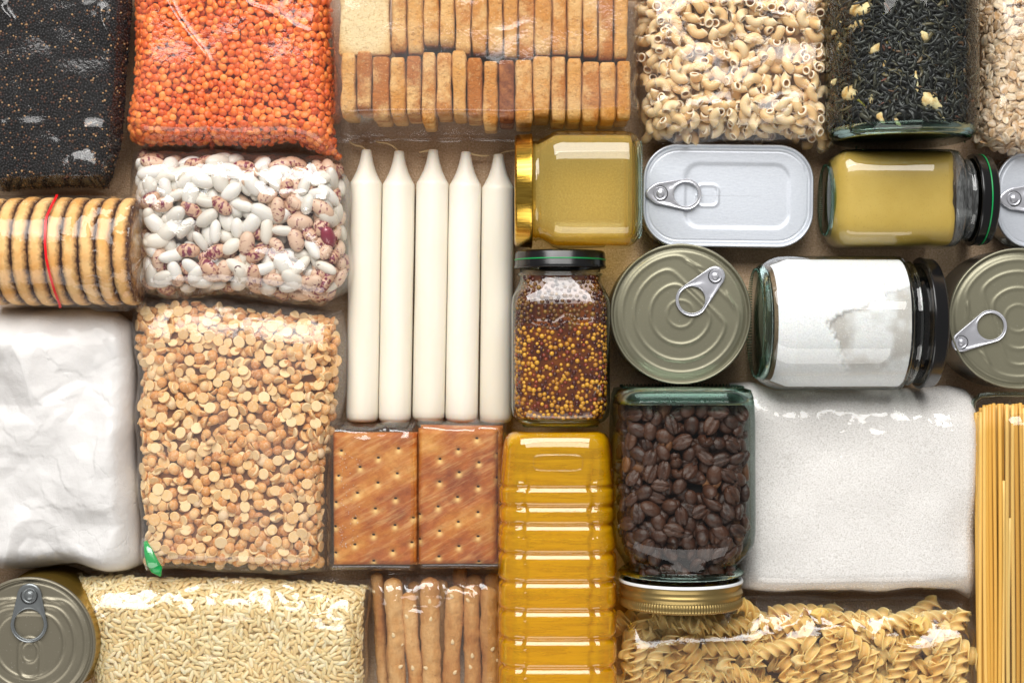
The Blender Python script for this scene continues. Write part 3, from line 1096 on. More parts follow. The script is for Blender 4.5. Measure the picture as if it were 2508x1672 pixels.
patch_mesh('film', fl, film_mat('flour_film', haze=0.03, gain=0.5, rough=0.12), b, 0.0007, wrinkle(fl, 0.0006, 0.03, 0.0002, 0.01, 8, glint=0.0010, gv=(0.02, 0.2)))
# green clip end poking out at the corner
gm = Mt('green_plastic', '#12a04e', 0.25, spec=0.5)
gp = [W(356, 1325, 0.040), W(364, 1352, 0.043), W(372, 1375, 0.044), W(384, 1394, 0.0435), W(393, 1410, 0.042)]
V, F = tube(np.array(gp), [0.0012, 0.0028, 0.0036, 0.0036, 0.0006], 12, 0.45)
g = obj('zip_end', V, F, gm.m, b)
V, F = tube(np.array([W(352, 1318, 0.040), W(362, 1350, 0.0435), W(378, 1388, 0.044)]), [0.001, 0.0042, 0.0052], 12, 0.5)
obj('zip_film', V, F, film_crisp, b)

# ------------------------------------------------------------------ sugar bag
ps = bag([(1780, 935), (1840, 930), (1900, 952), (2040, 954), (2200, 950), (2310, 946), (2362, 955), (2372, 985)],
         [(1800, 1440), (1900, 1446), (2060, 1444), (2200, 1438), (2330, 1438), (2372, 1462)],
         [(1780, 935), (1786, 1100), (1790, 1300), (1800, 1440)], [(2372, 985), (2376, 1100), (2378, 1250), (2376, 1380), (2372, 1462)],
         0.040, ret=0.022, lump=0.0035, lumps=0.06, seed=71, n=160)
b = empty('sugar_bag', (ps.P[75, 75, 0], ps.P[75, 75, 1], 0), 'clear plastic bag of white granulated sugar below the wide jar', 'bag')
X, Y = ps.P[..., 0], ps.P[..., 1]
sm = Mt('granulated_sugar', '#e4e2de', 0.5, spec=0.4)
sm.col(sm.ramp(sm.noise(1500, 2, 0.6), [(0.3, '#c6c2bb'), (0.5, '#efedea'), (0.72, '#fbfaf8')]))
vo = sm.n('ShaderNodeTexVoronoi')
vo.inputs['Scale'].default_value = 1100
sm.l(sm.coord(), vo.inputs['Vector'])
sm.bump(vo.outputs['Color'], 0.9, 0.0009)
patch_mesh('sugar', ps, sm.m, b, 0.0)
patch_mesh('film', ps, film_mat('sugar_film', haze=0.03, gain=1.0, rough=0.05, f0=0.06), b, 0.0008,
           wrinkle(ps, 0.0015, 0.035, 0.0004, 0.012, 83, glint=0.0024, gs=0.012, gv=(0.0, 0.26)) + ridge(ps, (2322, 960), (2326, 1090), 0.0016, 0.0014)
           + ridge(ps, (2050, 1065), (2110, 1020), 0.0012, 0.0010) + ridge(ps, (1905, 1010), (1945, 1110), 0.0014, 0.0009))

# sugar crystals standing proud of the surface
V, F = sphere(5, 3)
P, R, L = layers(ps, 0.0017, 1, 0.0002, -0.0001, lambda n, L: rng.uniform(-1.5, 1.5, n), rng, k=3)
cm = Mt('sugar_crystal', '#ecebe8', 0.12, spec=0.8, sss=0.2)
A, FF, rr = joined(V * np.array([0.00042, 0.00032, 0.00032]), F, P, R, rng.uniform(0.7, 1.3, (len(P), 3)), rng)
o = obj('sugar_crystals', A, FF, cm.m, b, smooth=False)
o['kind'] = 'stuff'

# ------------------------------------------------------------------ bread rusks in their bag
crm = Mt('toasted_crust', '#cf8f4e', 0.75, spec=0.2, sss=0.08)
r1 = crm.ramp(crm.rnd(), [(0, '#b56c2c'), (0.4, '#cd873c'), (0.8, '#d9984a'), (1, '#e2a95c')])
f1 = crm.ramp(crm.noise(48, 5, 0.7, rnd=True), [(0.44, (0, 0, 0, 1)), (0.60, (1, 1, 1, 1))])
c1 = crm.mix(f1, r1, '#ecbe7c')
f2 = crm.ramp(crm.noise(420, 4, 0.7, rnd=True), [(0.30, (1, 1, 1, 1)), (0.46, (0, 0, 0, 1))])
f2b = crm.ramp(crm.noise(900, 2, 0.7, rnd=True), [(0.62, (0, 0, 0, 1)), (0.7, (0.6, 0.6, 0.6, 1))])
c2 = crm.mix(crm.mix(0.6, (0, 0, 0, 1), f2), c1, '#9c5a22')
crm.col(crm.mix(f2b, c2, '#eccb98'))
crm.bump(crm.noise(300, 5, 0.75, rnd=True), 1.0, 0.0028)
drk = Mt('dark_crust', '#8a4a20', 0.8, spec=0.2)
drk.col(drk.ramp(drk.noise(90, 5, 0.65), [(0.35, '#4e2612'), (0.5, '#7c4320'), (0.7, '#b0713c')]))
drk.bump(drk.noise(260, 5, 0.75), 1.0, 0.0015)
def rusk(w, l, d, seed, nb=9):
    """rounded toast slice, w across, l along y, d deep, with dented crust"""
    V, F = [], []
    bm = bmesh.new()
    bmesh.ops.create_cube(bm, size=1)
    bmesh.ops.subdivide_edges(bm, edges=bm.edges[:], cuts=nb, use_grid_fill=True)
    V = np.array([v.co[:] for v in bm.verts]) * 2
    F = [tuple(v.index for v in f.verts) for f in bm.faces]
    bm.free()
    # superellipsoid rounding: softly in the crust outline, tight across the cut
    half = np.array([w / 2, l / 2, d / 2])
    r = np.array([0.0012, 0.0045, 0.0045])
    Q = V * half
    inner = np.clip(Q, -(half - 0.0022), half - 0.0022)
    dlt = Q - inner
    n = np.linalg.norm(dlt, axis=1, keepdims=True)
    Q = np.where(n > 1e-9, inner + dlt / np.maximum(n, 1e-9) * np.minimum(n, 0.0022), Q)
    N = V / np.linalg.norm(V, axis=1, keepdims=True)
    amp = 0.0006 * vn(Q[:, 1] + seed, Q[:, 2] + seed, 0.009, seed) + 0.0003 * vn(Q[:, 1] * 1.3 + seed, Q[:, 2], 0.003, seed + 2)
    Q = Q + N * amp[:, None]
    # waist of the loaf slice
    Q[:, 0] *= 1 + 0.025 * vn(Q[:, 1], Q[:, 1] * 0 + seed, 0.012, seed)
    return Q, np.array(F)
rz = 0.043
wbag = bag([(806, -60), (1180, -60), (1562, -60)], [(815, 352), (900, 344), (1060, 347), (1260, 347), (1400, 345), (1560, 332)],
           [(806, -60), (818, 100), (830, 200), (826, 290), (815, 352)], [(1562, -60), (1560, 100), (1556, 220), (1560, 332)], 0.0485, z0=0.003, re=0.014, lump=0.0005, seed=91)
# the film slopes down from the slices to a flat seam at the foot of the bag
vv = wbag.v[:, None] * np.ones_like(wbag.P[..., 0])
sl = np.clip((0.985 - vv) / 0.12, 0, 1)
sl = sl * sl * (3 - 2 * sl)
wbag.P[..., 2] = 0.003 + (wbag.P[..., 2] - 0.003) * (0.03 + 0.97 * sl)
wbag.norm()
b = empty('rusk_bag', (W(1180, 140)[0], W(1180, 140)[1], 0), 'clear bag holding two rows of toasted bread slices, top centre', 'bag')
patch_mesh('film', wbag, film_mat('bread_film', haze=0.045, tint=(0.965, 0.955, 0.955, 1), rough=0.08), b, 0.0006,
           wrinkle(wbag, 0.0016, 0.045, 0.0004, 0.012, 29) + ridge(wbag, (870, 300), (935, 345), 0.002, 0.0016) + ridge(wbag, (1215, 75), (1300, 62), 0.0016, 0.0012)
           + ridge(wbag, (880, 290), (830, 340), 0.002, 0.0014) + ridge(wbag, (1260, 300), (1285, 325), 0.0016, 0.0012))
def rz2(x0, x1, y0, y1, seed, mat, label, dz=0.0, name='rusk'):
    k = S0 * (1 - rz / CAM_H)
    w, l = (x1 - x0) * k - 0.0003, (y1 - y0) * k
    Q, F = rusk(w, l, 0.040, seed)
    a = random.uniform(-0.012, 0.012)
    c, s_ = math.cos(a), math.sin(a)
    Q = np.stack([Q[:, 0] * c - Q[:, 1] * s_, Q[:, 0] * s_ + Q[:, 1] * c, Q[:, 2]], axis=1)
    p = W((x0 + x1) / 2, (y0 + y1) / 2, rz + dz)
    o = obj(name, Q + np.array([p[0], p[1], 0.0225 + dz]), F, mat, loc=(p[0], p[1], 0.002 + dz), attrs={'rnd': np.zeros(len(Q))})
    return tag(o, label, 'bread', 'toasted slices in the bread bag')
zx = lambda x: 800 + x * 0.408
bx = [80, 175, 270, 378, 473, 568, 655, 752, 840, 937, 1030, 1130, 1238, 1345, 1440, 1535, 1640, 1740, 1830]
tops = [310, 300, 335, 335, 330, 305, 310, 297, 337, 360, 355, 352, 337, 335, 340, 368, 368, 360]
bots = [690, 658, 712, 705, 688, 740, 682, 690, 700, 752, 728, 740, 698, 725, 722, 735, 725, 712]
ords = ['first', 'second', 'third', 'fourth', 'fifth', 'sixth', 'seventh', 'eighth', 'ninth', 'tenth', 'eleventh', 'twelfth', 'thirteenth', 'fourteenth', 'fifteenth', 'sixteenth', 'seventeenth', 'eighteenth']
for i in range(18):
    lb = 'dark scorched toast slice in the lower row of the bread bag' if i == 10 else '%s golden toast slice from the left in the lower row' % ords[i]
    rz2(zx(bx[i]), zx(bx[i + 1]), tops[i] * 0.408, bots[i] * 0.408, i * 3 + 1, drk.m if i == 10 else crm.m, lb, dz=random.uniform(-0.0015, 0.0015))
ux = [385, 480, 578, 675, 770, 870, 965, 1060, 1150, 1250, 1350, 1445, 1537, 1630, 1725, 1815]
ub = [300, 320, 265, 268, 320, 315, 315, 340, 345, 330, 325, 335, 335, 350, 345]
for i in range(15):
    rz2(zx(ux[i]), zx(ux[i + 1]), -60, ub[i] * 0.408, i * 5 + 2, crm.m, '%s golden toast slice from the left in the upper row' % ords[i], dz=random.uniform(-0.0015, 0.0015))
# the slice that lies flat, crumb side up
cb = Mt('bread_crumb', '#e2c68f', 0.85, spec=0.15, sss=0.1)
tc = cb.n('ShaderNodeTexCoord')
gr = cb.n('ShaderNodeTexGradient', gradient_type='SPHERICAL')
mpp = cb.n('ShaderNodeMapping')
mpp.inputs['Scale'].default_value = (36, 27, 1)
cb.l(tc.outputs['Object'], mpp.inputs[0])
cb.l(mpp.outputs[0], gr.inputs[0])
cc = cb.ramp(gr.outputs[1], [(0.02, '#c98c48'), (0.22, '#dcb06c'), (0.55, '#e9d3a2')])
cb.col(cb.mix(cb.ramp(cb.noise(520, 4, 0.7), [(0.34, (0.6, 0.6, 0.6, 1)), (0.48, (0, 0, 0, 1))]), cc, '#b98b50'))
cb.bump(cb.noise(420, 4, 0.8), 1.0, 0.0016)
k = S0 * (1 - 0.04 / CAM_H)
Q, F = rusk((zx(385) - zx(70)) * k, (330 * 0.408 + 40) * k, 0.009, 77, 16)
Q[:, 0] *= 1 - 0.05 * np.cos(Q[:, 1] / 0.018 * 1.4) ** 2
p = W((zx(70) + zx(385)) / 2, (330 * 0.408 - 40) / 2, 0.04)
for z_, lab in ((0.033, 'bread slice lying flat with its pale crumb side up'), (0.0235, 'second flat slice under the pale one'), (0.014, 'third flat slice under the pale one')):
    o = obj('flat_rusk', Q + np.array([p[0], p[1], z_ + 0.002]), F, cb.m, loc=(p[0], p[1], z_ + 0.0045))
    tag(o, lab + ', in the bread bag', 'bread', None)
    if z_ < 0.03:
        bpy.data.objects.remove(o)

# ------------------------------------------------------------------ candles
wx = Mt('candle_wax', '#e2dbca', 0.42, spec=0.4, sss=0.5, sssr=0.004)
wx.col(wx.ramp(wx.noise(34, 4, rnd=True, stretch=(1, 0.12, 1)), [(0.3, '#ddd5c3'), (0.7, '#eae4d8')]))
wx.bump(wx.noise(160, 3, 0.5, stretch=(1, 0.05, 1)), 0.2, 0.0008)
wx.bump(wx.ramp(wx.noise(120, 3, 0.6, rnd=True), [(0.66, (0, 0, 0, 1)), (0.72, (1, 1, 1, 1))]), 0.15, 0.0004)
wk = Mt('cotton_wick', '#cdb184', 0.9)
wk.bump(wk.noise(900, 2, stretch=(1, 0.3, 1)), 0.8, 0.0006)
cd = [((898, 367), (887, 1033), [(894, 366), (884, 358), (872, 357), (862, 352), (856, 347)], 'wick bent left, nearest the split peas'),
      ((978, 370), (967, 1034), [(975, 370), (964, 358), (948, 350), (932, 349), (921, 346)], 'second from the left, faint long wick bent left'),
      ((1061, 367), (1050, 1030), [(1057, 367), (1048, 369), (1037, 371), (1027, 373)], 'in the middle of the five, short wick bent left'),
      ((1141, 372), (1130, 1033), [(1146, 372), (1158, 378), (1172, 381), (1186, 382), (1198, 381)], 'second from the right, wick bent right'),
      ((1221, 378), (1214, 1034), [(1226, 378), (1236, 372), (1248, 370), (1262, 367)], 'touching the jars on its right')]
for i, (a, bb, wp, lb) in enumerate(cd):
    R_ = 0.00985
    A_ = W(a[0], a[1], R_)
    B_ = W(bb[0], bb[1], R_)
    d = A_ - B_
    L = np.linalg.norm(d)
    d = d / L
    e = empty('candle', (B_[0], B_[1], 0), 'white wax household candle ' + lb, 'candle', 'five white candles')
    prof = [(0, 0.0001), (0.0002, 0.0070), (0.0010, 0.0088), (0.0028, 0.0097), (0.006, R_)]
    prof += [(t, R_) for t in np.linspace(0.02, L - 0.0225, 14)]
    prof += [(L - 0.0208, R_ * 0.99), (L - 0.0198, R_ * 0.955), (L - 0.0190, R_ * 0.90), (L - 0.017, R_ * 0.79), (L - 0.013, R_ * 0.60), (L - 0.008, R_ * 0.44), (L - 0.003, R_ * 0.335), (L - 0.0005, R_ * 0.30), (L, R_ * 0.24), (L + 0.0002, 0.0001)]
    side = np.array([d[1], -d[0], 0])
    V = []
    n = 48
    for t, r in prof:
        for q in range(n):
            ph = 2 * PI * q / n
            V.append(B_ + d * t + side * r * math.cos(ph) + np.array([0, 0, 1]) * r * math.sin(ph))
    V = np.array(V)
    V += 0.00012 * vn(V[:, 1], V[:, 0], 0.03, i)[:, None] * side
    obj('wax', V, grid_faces(len(prof), n, True), wx.m, e)
    wpts = np.array([W(x, y, z) for (x, y), z in zip(wp, np.linspace(R_, 0.006, len(wp)))])
    wpts = np.vstack([A_ - d * 0.002, wpts])
    tt = np.linspace(0, len(wpts) - 1, 18)
    wpts = np.stack([np.interp(tt, np.arange(len(wpts)), wpts[:, k]) for k in range(3)], axis=1)
    V, F = tube(wpts, 0.00062 + 0.0001 * np.sin(np.arange(18) * 2.2), 7)
    obj('wick', V, F, wk.m, e)


# ------------------------------------------------------------------ jars
def section(ph, e):
    c, s_ = np.cos(ph), np.sin(ph)
    return (np.abs(c) ** e + np.abs(s_) ** e) ** (-1.0 / e)


class Axis:
    """a lying jar: t along the axis from its base, a across, b up"""
    def __init__(s, base, A, R):
        s.R = R
        s.O = np.array([base[0], base[1], R])
        s.A = np.array([A[0], A[1], 0.0])
        s.S = np.array([A[1], -A[0], 0.0])

    def pt(s, t, a, b):
        return s.O + s.A * t + s.S * a + np.array([0, 0, 1.0]) * b

    def lathe(s, prof, n=72, e=2.0, wob=None, flute=None):
        """prof rows: t, r[, e]"""
        ph = np.linspace(0, 2 * PI, n, endpoint=False)
        V = []
        for row in prof:
            ee = row[2] if len(row) > 2 else e
            k = section(ph, ee) * row[1]
            if flute and len(row) > 3:
                k = k * (1 + flute[1] * np.cos(ph * flute[0]) * row[3])
            if wob is not None:
                k = k + wob(row[0], ph) * (row[1] > 0.002)
            V.append(s.O[None] + s.A[None] * row[0] + (k * np.cos(ph))[:, None] * s.S[None] + (k * np.sin(ph))[:, None] * np.array([[0, 0, 1.0]]))
        return np.vstack(V), grid_faces(len(prof), n, True)[:, ::-1]

    def patch(s, t0, t1, R, e=2.0, a0=-85, a1=85, nt=60, na=60, shape=None):
        """upper surface of the contents as a Patch: u across, v along"""
        t = np.linspace(t0, t1, nt)
        a = np.radians(np.linspace(a0, a1, na))
        T_, A_ = np.meshgrid(t, a, indexing='ij')
        k = section(PI / 2 - A_, e) * R
        if shape is not None:
            k = k * shape(T_)
        X = s.O[None, None] + s.A * T_[..., None] + s.S * (k * np.sin(A_))[..., None] + np.array([0, 0, 1.0]) * (k * np.cos(A_))[..., None]
        p = Patch(np.linspace(0, 1, na), np.linspace(0, 1, nt), X[..., 0], X[..., 1], X[..., 2])
        if np.mean(p.N[..., 2]) < 0:
            p.N = -p.N
        p.f = np.ones_like(X[..., 0])
        p.h = 2 * s.R
        p.z0 = 0
        return p


gl_clear = thin_glass('jar_glass', '#fbfdfc', '#7f938b', gain=1.0)
gl_green = thin_glass('green_tinted_glass', '#fcfefd', '#3f6f60', gain=0.9, e0=0.5)
gl_solid = solid_glass('thick_green_glass', '#bdd2ca', 1.5, clear=0.25)
gl_solidc = solid_glass('thick_clear_glass', '#dfeae4', 1.5, clear=0.3)
blk = Mt('black_enamel', '#0b0b0d', 0.22, spec=0.6).m
grn = Mt('green_print', '#0c8f4a', 0.35, spec=0.5).m
wht = Mt('white_liner', '#e6e8ea', 0.4).m


def jar(label, cat, ax, wall, lid, e, glass, solid, lidmat, base_r, ring=None, name='glass_jar', puck=0.004, rim_e=2.0):
    E = empty(name, (ax.O[0] + ax.A[0] * 0.04, ax.O[1] + ax.A[1] * 0.04, 0), label, cat)
    V, F = ax.lathe(wall, 96, e)
    obj('glass_wall', V, F, glass, E)
    V, F = ax.lathe([(0.0012, 0.0001), (0.0010, base_r * 0.75), (0.0, base_r * 0.86), (0.0006, base_r * 0.94), (puck * 0.6, base_r * 0.99), (puck, base_r * 0.93), (puck * 0.9, base_r * 0.8), (puck * 0.75, base_r * 0.5), (puck * 0.7, 0.0001)], 96, rim_e)
    obj('glass_base', V, F, solid, E)
    # stippled bearing ring
    m = 110 if 'tea' not in label else 3
    bm = []
    fs = []
    V0, F0 = sphere(5, 3)
    for q in range(m):
        ph = 2 * PI * q / m
        k = section(np.array([ph]), rim_e)[0] * base_r * 0.92
        c = ax.pt(-0.0001, k * math.cos(ph), k * math.sin(ph))
        bm.append(V0 * 0.0006 + c)
        fs.append(F0 + q * len(V0))
    o = obj('stippled_ring', np.vstack(bm), np.vstack(fs), solid, E)
    L = obj('lid', *ax.lathe(lid, 640 if len(lid) > 14 else 120, 2.0, flute=(128, 0.006)), lidmat, E)
    if ring:
        V, F = ax.lathe(ring, 120, 2.0)
        V = V - np.array(E.location)
        me = mesh('lid_stripe', V, F, grn)
        r_ = bpy.data.objects.new('lid_stripe', me)
        COL.objects.link(r_)
        r_.parent = L
    return E


def lidprof(t0, t1, R, inner=0.9):
    return [(t0 + 0.0005, R * inner), (t0, R * 0.96), (t0 + 0.0003, R * 0.99), (t0 + 0.001, R), (t0 + 0.002, R * 0.985), (t1 - 0.0016, R * 0.975), (t1 - 0.0006, R * 0.955), (t1 - 0.0001, R * 0.92), (t1, R * 0.88),
            (t1 - 0.0006, R * 0.84), (t1 - 0.0006, 0.0001)]


# --- honey
ax = Axis((0.0746, W(0, 468, 0.034)[1]), (-1, 0), 0.0338)
hw = [(0.0, 0.0001), (0.0, 0.026), (0.0008, 0.0285), (0.0030, 0.0318), (0.006, 0.0335), (0.010, 0.0338), (0.047, 0.0338), (0.0505, 0.0333), (0.0535, 0.0315), (0.0565, 0.0298), (0.0585, 0.0292), (0.0600, 0.0294, 2), (0.0606, 0.0302, 2), (0.0612, 0.0294, 2), (0.066, 0.0290, 2)]
gold = Mt('gold_metal', '#c9a03c', 0.22, metal=1.0)
gold.col(gold.ramp(gold.noise(500, 3, 0.6, stretch=(0.05, 1, 1)), [(0.3, '#a8822a'), (0.7, '#dcb552')]))
gold.bump(gold.noise(700, 3, 0.6, stretch=(0.08, 1, 1)), 0.25, 0.0004)
J = jar('honey jar lying on its side, gold lid, pale amber honey inside', 'jar', ax, hw, lidprof(0.0625, 0.0732, 0.0338), 3.8, thin_glass('honey_jar_glass', '#fffef4', '#d8cc80'), gl_solidc, gold.m, 0.0300, puck=0.004, rim_e=4.5)
hon = Mt('honey_liquid')
hg = hon.n('ShaderNodeBsdfGlass')
hg.inputs['IOR'].default_value = 1.15
hg.inputs['Color'].default_value = lin('#fff8cc')
ht = hon.n('ShaderNodeBsdfTransparent')
ht.inputs[0].default_value = lin('#fff6c0')
hx = hon.n('ShaderNodeMixShader')
hx.inputs[0].default_value = 0.78
hlw = hon.n('ShaderNodeLayerWeight')
hlw.inputs['Blend'].default_value = 0.5
hc = hon.ramp(hlw.outputs['Facing'], [(0.05, '#fffdf0'), (0.5, '#fff0a0'), (0.95, '#f8d422')])
hon.l(hc, hg.inputs['Color'])
hon.l(hc, ht.inputs[0])
hon.l(hg.outputs[0], hx.inputs[1])
hon.l(ht.outputs[0], hx.inputs[2])
hdf = hon.n('ShaderNodeBsdfDiffuse')
hdf.inputs[0].default_value = lin('#f8dc80')  # diffuse share stands in for the glow of light inside the honey
hy = hon.n('ShaderNodeMixShader')
hy.inputs[0].default_value = 0.20
hon.l(hx.outputs[0], hy.inputs[1])
hon.l(hdf.outputs[0], hy.inputs[2])
hon.l(hy.outputs[0], hon.out.inputs['Surface'])
hp = [(t + (0.003 if t < 0.004 else 0), max(r - 0.0022, 0.0001)) + tuple(x) for t, r, *x in hw]
hp.append((0.0665, 0.0001, 2))
obj('honey', *ax.lathe(hp, 96, 3.8), hon.m, J)

# --- smooth mustard
ax = Axis((0.1858, W(0, 490, 0.029)[1]), (1, 0), 0.0288)
mw = [(0.0, 0.0001), (0.0, 0.020, 3), (0.001, 0.0215, 3), (0.0025, 0.0232, 3.5), (0.0045, 0.0262, 4), (0.0085, 0.0284), (0.013, 0.0288), (0.070, 0.0288), (0.0735, 0.0283), (0.077, 0.0262, 3), (0.0795, 0.0246, 2), (0.082, 0.0243, 2), (0.0828, 0.0252, 2), (0.0836, 0.0243, 2), (0.088, 0.0243, 2)]
J = jar('jar of smooth yellow mustard lying on its side, green-striped black lid at its right', 'jar', ax, mw, lidprof(0.0855, 0.0965, 0.0273), 4.2, gl_clear, gl_solid, blk, 0.0225,
        ring=[(0.0910, 0.02690), (0.0910, 0.02705), (0.0918, 0.02705), (0.0918, 0.02690)], puck=0.003)
mu_ = Mt('mustard_paste', '#b99a48', 0.35, spec=0.3, sss=0.2)
mu_.col(mu_.mix(mu_.ramp(mu_.noise(1200, 2), [(0.62, (0, 0, 0, 1)), (0.72, (0.4, 0.4, 0.4, 1))]), mu_.ramp(mu_.noise(30, 3), [(0.3, '#b69743'), (0.7, '#c4a655')]), '#8c6d2c'))
mu_.bump(mu_.noise(200, 3), 0.15, 0.001)
mp = [(0.0015, 0.0001), (0.0016, 0.0205, 3), (0.0045, 0.0250, 4), (0.0085, 0.0272), (0.013, 0.0278), (0.040, 0.0278), (0.066, 0.0278), (0.0685, 0.0276), (0.0695, 0.026), (0.070, 0.0001)]
V, F = ax.lathe(mp, 120, 4.2)
tt = (V - ax.O) @ ax.A
w_ = np.clip((tt - 0.06) / 0.009, 0, 1)
aa = np.arctan2(V[:, 2] - ax.O[2], (V - ax.O) @ ax.S)
V = V + ax.A[None] * (w_ * (0.0012 * vn(aa * 2, aa * 0, 1.0, 3) + 0.0003 * vn(aa * 7, aa * 0, 1.0, 5)))[:, None]
obj('mustard', V, F, mu_.m, J)
# the thin smear left on the glass of the neck
sme = Mt('mustard_smear')
sg = sme.n('ShaderNodeBsdfTransparent')
sdf = sme.n('ShaderNodeBsdfDiffuse')
sdf.inputs[0].default_value = lin('#8f8f90')
smx = sme.n('ShaderNodeMixShader')
sme.l(sme.ramp(sme.noise(220, 5, 0.75, stretch=(2, 0.4, 1), dist=1.5), [(0.42, (0.12, 0.12, 0.12, 1)), (0.66, (0.65, 0.65, 0.65, 1))]), smx.inputs[0])
sme.l(sg.outputs[0], smx.inputs[1])
sme.l(sdf.outputs[0], smx.inputs[2])
sme.l(smx.outputs[0], sme.out.inputs['Surface'])
obj('smear', *ax.lathe([(0.0700, 0.0281), (0.0735, 0.0277), (0.0765, 0.0256, 3), (0.0792, 0.0241, 2), (0.084, 0.0238, 2)], 96, 4.2), sme.m, J)

# --- wide jar of white salt
ax = Axis((0.1428, W(0, 791, 0.0395)[1]), (1, 0), 0.0393)
sw = [(0.0, 0.0001), (0.0, 0.030), (0.0008, 0.0325), (0.003, 0.0348), (0.007, 0.0372), (0.012, 0.0388), (0.018, 0.0393), (0.080, 0.0393), (0.0825, 0.0390), (0.0845, 0.0378), (0.0852, 0.0362), (0.0862, 0.0352), (0.088, 0.0356), (0.0890, 0.0362), (0.0900, 0.0352), (0.096, 0.0352)]
J = jar('wide green-tinted jar half full of white salt, plain black lid', 'jar', ax, sw, lidprof(0.0950, 0.1042, 0.0385, 0.86), 2.0, gl_green, gl_solid, blk, 0.0345, puck=0.006)
V, F = ax.lathe([(0.0835, 0.0389), (0.0845, 0.0382), (0.0850, 0.0366), (0.0846, 0.0356), (0.0838, 0.0368), (0.0835, 0.0389)], 120)
obj('shoulder_ring', V, F, gl_green, J)
V, F = ax.lathe([(0.0880, 0.0355), (0.0890, 0.0364), (0.0900, 0.0355), (0.0890, 0.0350), (0.0880, 0.0355)], 120)
obj('thread', V, F, gl_green, J)
sp_ = ax.patch(0.008, 0.083, 0.0372, a0=-97, a1=97, nt=130, na=120, shape=lambda t: np.clip(0.90 + (t - 0.008) * 10, 0, 1))
Xp = sp_.P
t_ = (Xp - ax.O) @ ax.A
a_ = (Xp - ax.O) @ ax.S
# inside edge of the full part runs slanting across the jar (up in the picture: further right)
edge = 0.046 - 0.62 * (-a_ * -1.0) * -1.0
edge = 0.046 + np.where(-a_ * 1.0 < 0, 0, 0)
yy = Xp[..., 1] - ax.O[1]
edge = np.interp(yy, [-0.037, -0.028, -0.010, 0.0, 0.006, 0.010, 0.014, 0.022, 0.037], [0.050, 0.046, 0.038, 0.032, 0.044, 0.056, 0.060, 0.085, 0.09])
edge = edge + 0.0016 * vn(Xp[..., 0], yy, 0.004, 3) + 0.0006 * vn(Xp[..., 0], yy, 0.0013, 4)
drop = np.clip((t_ - edge + 0.0015 * vn(Xp[..., 0], yy, 0.0012, 14)) / 0.005, 0, 1)
drop = drop * drop * (3 - 2 * drop)
deep = 0.0020 + 0.0008 * vn(Xp[..., 0], yy, 0.020, 8)
cloud = np.clip(0.5 + 1.6 * vn(Xp[..., 0], yy, 0.013, 18) + 0.5 * vn(Xp[..., 0], yy, 0.004, 19), 0, 1)
thin = drop * (1 - 0.85 * cloud) * np.clip((0.030 - np.abs(yy + 0.002)) / 0.01, 0, 1)
Xp[..., 2] -= drop * np.clip(deep, 0.001, 0.02) * np.clip(1 - np.abs(yy) / 0.040, 0, 1) ** 0.4
sp_.norm()
slm = Mt('white_salt', '#f0f0f0', 0.8, spec=0.2, sss=0.35, sssr=0.004)
slm.col(slm.mix(slm.attr('thin'), slm.ramp(slm.noise(1300, 2), [(0.3, '#d8d8d9'), (0.6, '#ebebec')]), '#bcb7b2'))
slm.bump(slm.noise(900, 3, 0.8), 0.6, 0.0007)
obj('salt', Xp.reshape(-1, 3), grid_faces(130, 120), slm.m, J, attrs={'thin': thin.ravel()})
V, F = sphere(4, 3)
uu = rng.uniform(0.1, 0.9, 900)
vv_ = rng.uniform(0.35, 0.86, 900)
sp2 = ax.patch(0.008, 0.095, 0.0377, a0=-80, a1=80)
Pq = sp2.q(uu, vv_)
A, FF, rr = joined(V * 0.00022, F, Pq, np.tile(np.eye(3), (900, 1, 1)), rng.uniform(0.5, 1.4, (900, 3)), rng)
o = obj('salt_specks', A, FF, cm.m, J, smooth=False)
o['kind'] = 'stuff'

# --- wholegrain mustard
ax = Axis((W(1372, 0, 0.029)[0], -0.0495), (0, 1), 0.0290)
gw = [(0.0, 0.0001), (0.0, 0.0215, 2.5), (0.001, 0.0235, 3), (0.003, 0.0262, 3.5), (0.006, 0.0282), (0.011, 0.0290), (0.071, 0.0290), (0.0755, 0.0284), (0.0800, 0.0266, 3), (0.0835, 0.0250, 2.4), (0.0865, 0.0241, 2), (0.0880, 0.0240, 2), (0.0886, 0.0252, 2), (0.0896, 0.0252, 2), (0.0903, 0.0240, 2), (0.096, 0.0240, 2)]
J = jar('upright-labelled' if False else 'square jar of wholegrain mustard seeds, black lid with green line at top', 'jar', ax, gw, lidprof(0.0925, 0.1030, 0.0274), 4.5, gl_clear, gl_solidc, blk, 0.0240,
        ring=[(0.0974, 0.02700), (0.0974, 0.02715), (0.0981, 0.02715), (0.0981, 0.02700)], puck=0.004, rim_e=3)
gpch = ax.patch(0.0035, 0.088, 0.0272, e=4.5, a0=-93, a1=93, nt=90, na=90, shape=lambda t: np.where(t < 0.012, 0.85 + 0.15 * np.sqrt(np.clip((t - 0.0035) / 0.0085, 0, 1)), np.where(t > 0.071, 1 - 0.18 * np.clip((t - 0.071) / 0.014, 0, 1) ** 1.2, 1)))
tq = (gpch.P - ax.O) @ ax.A
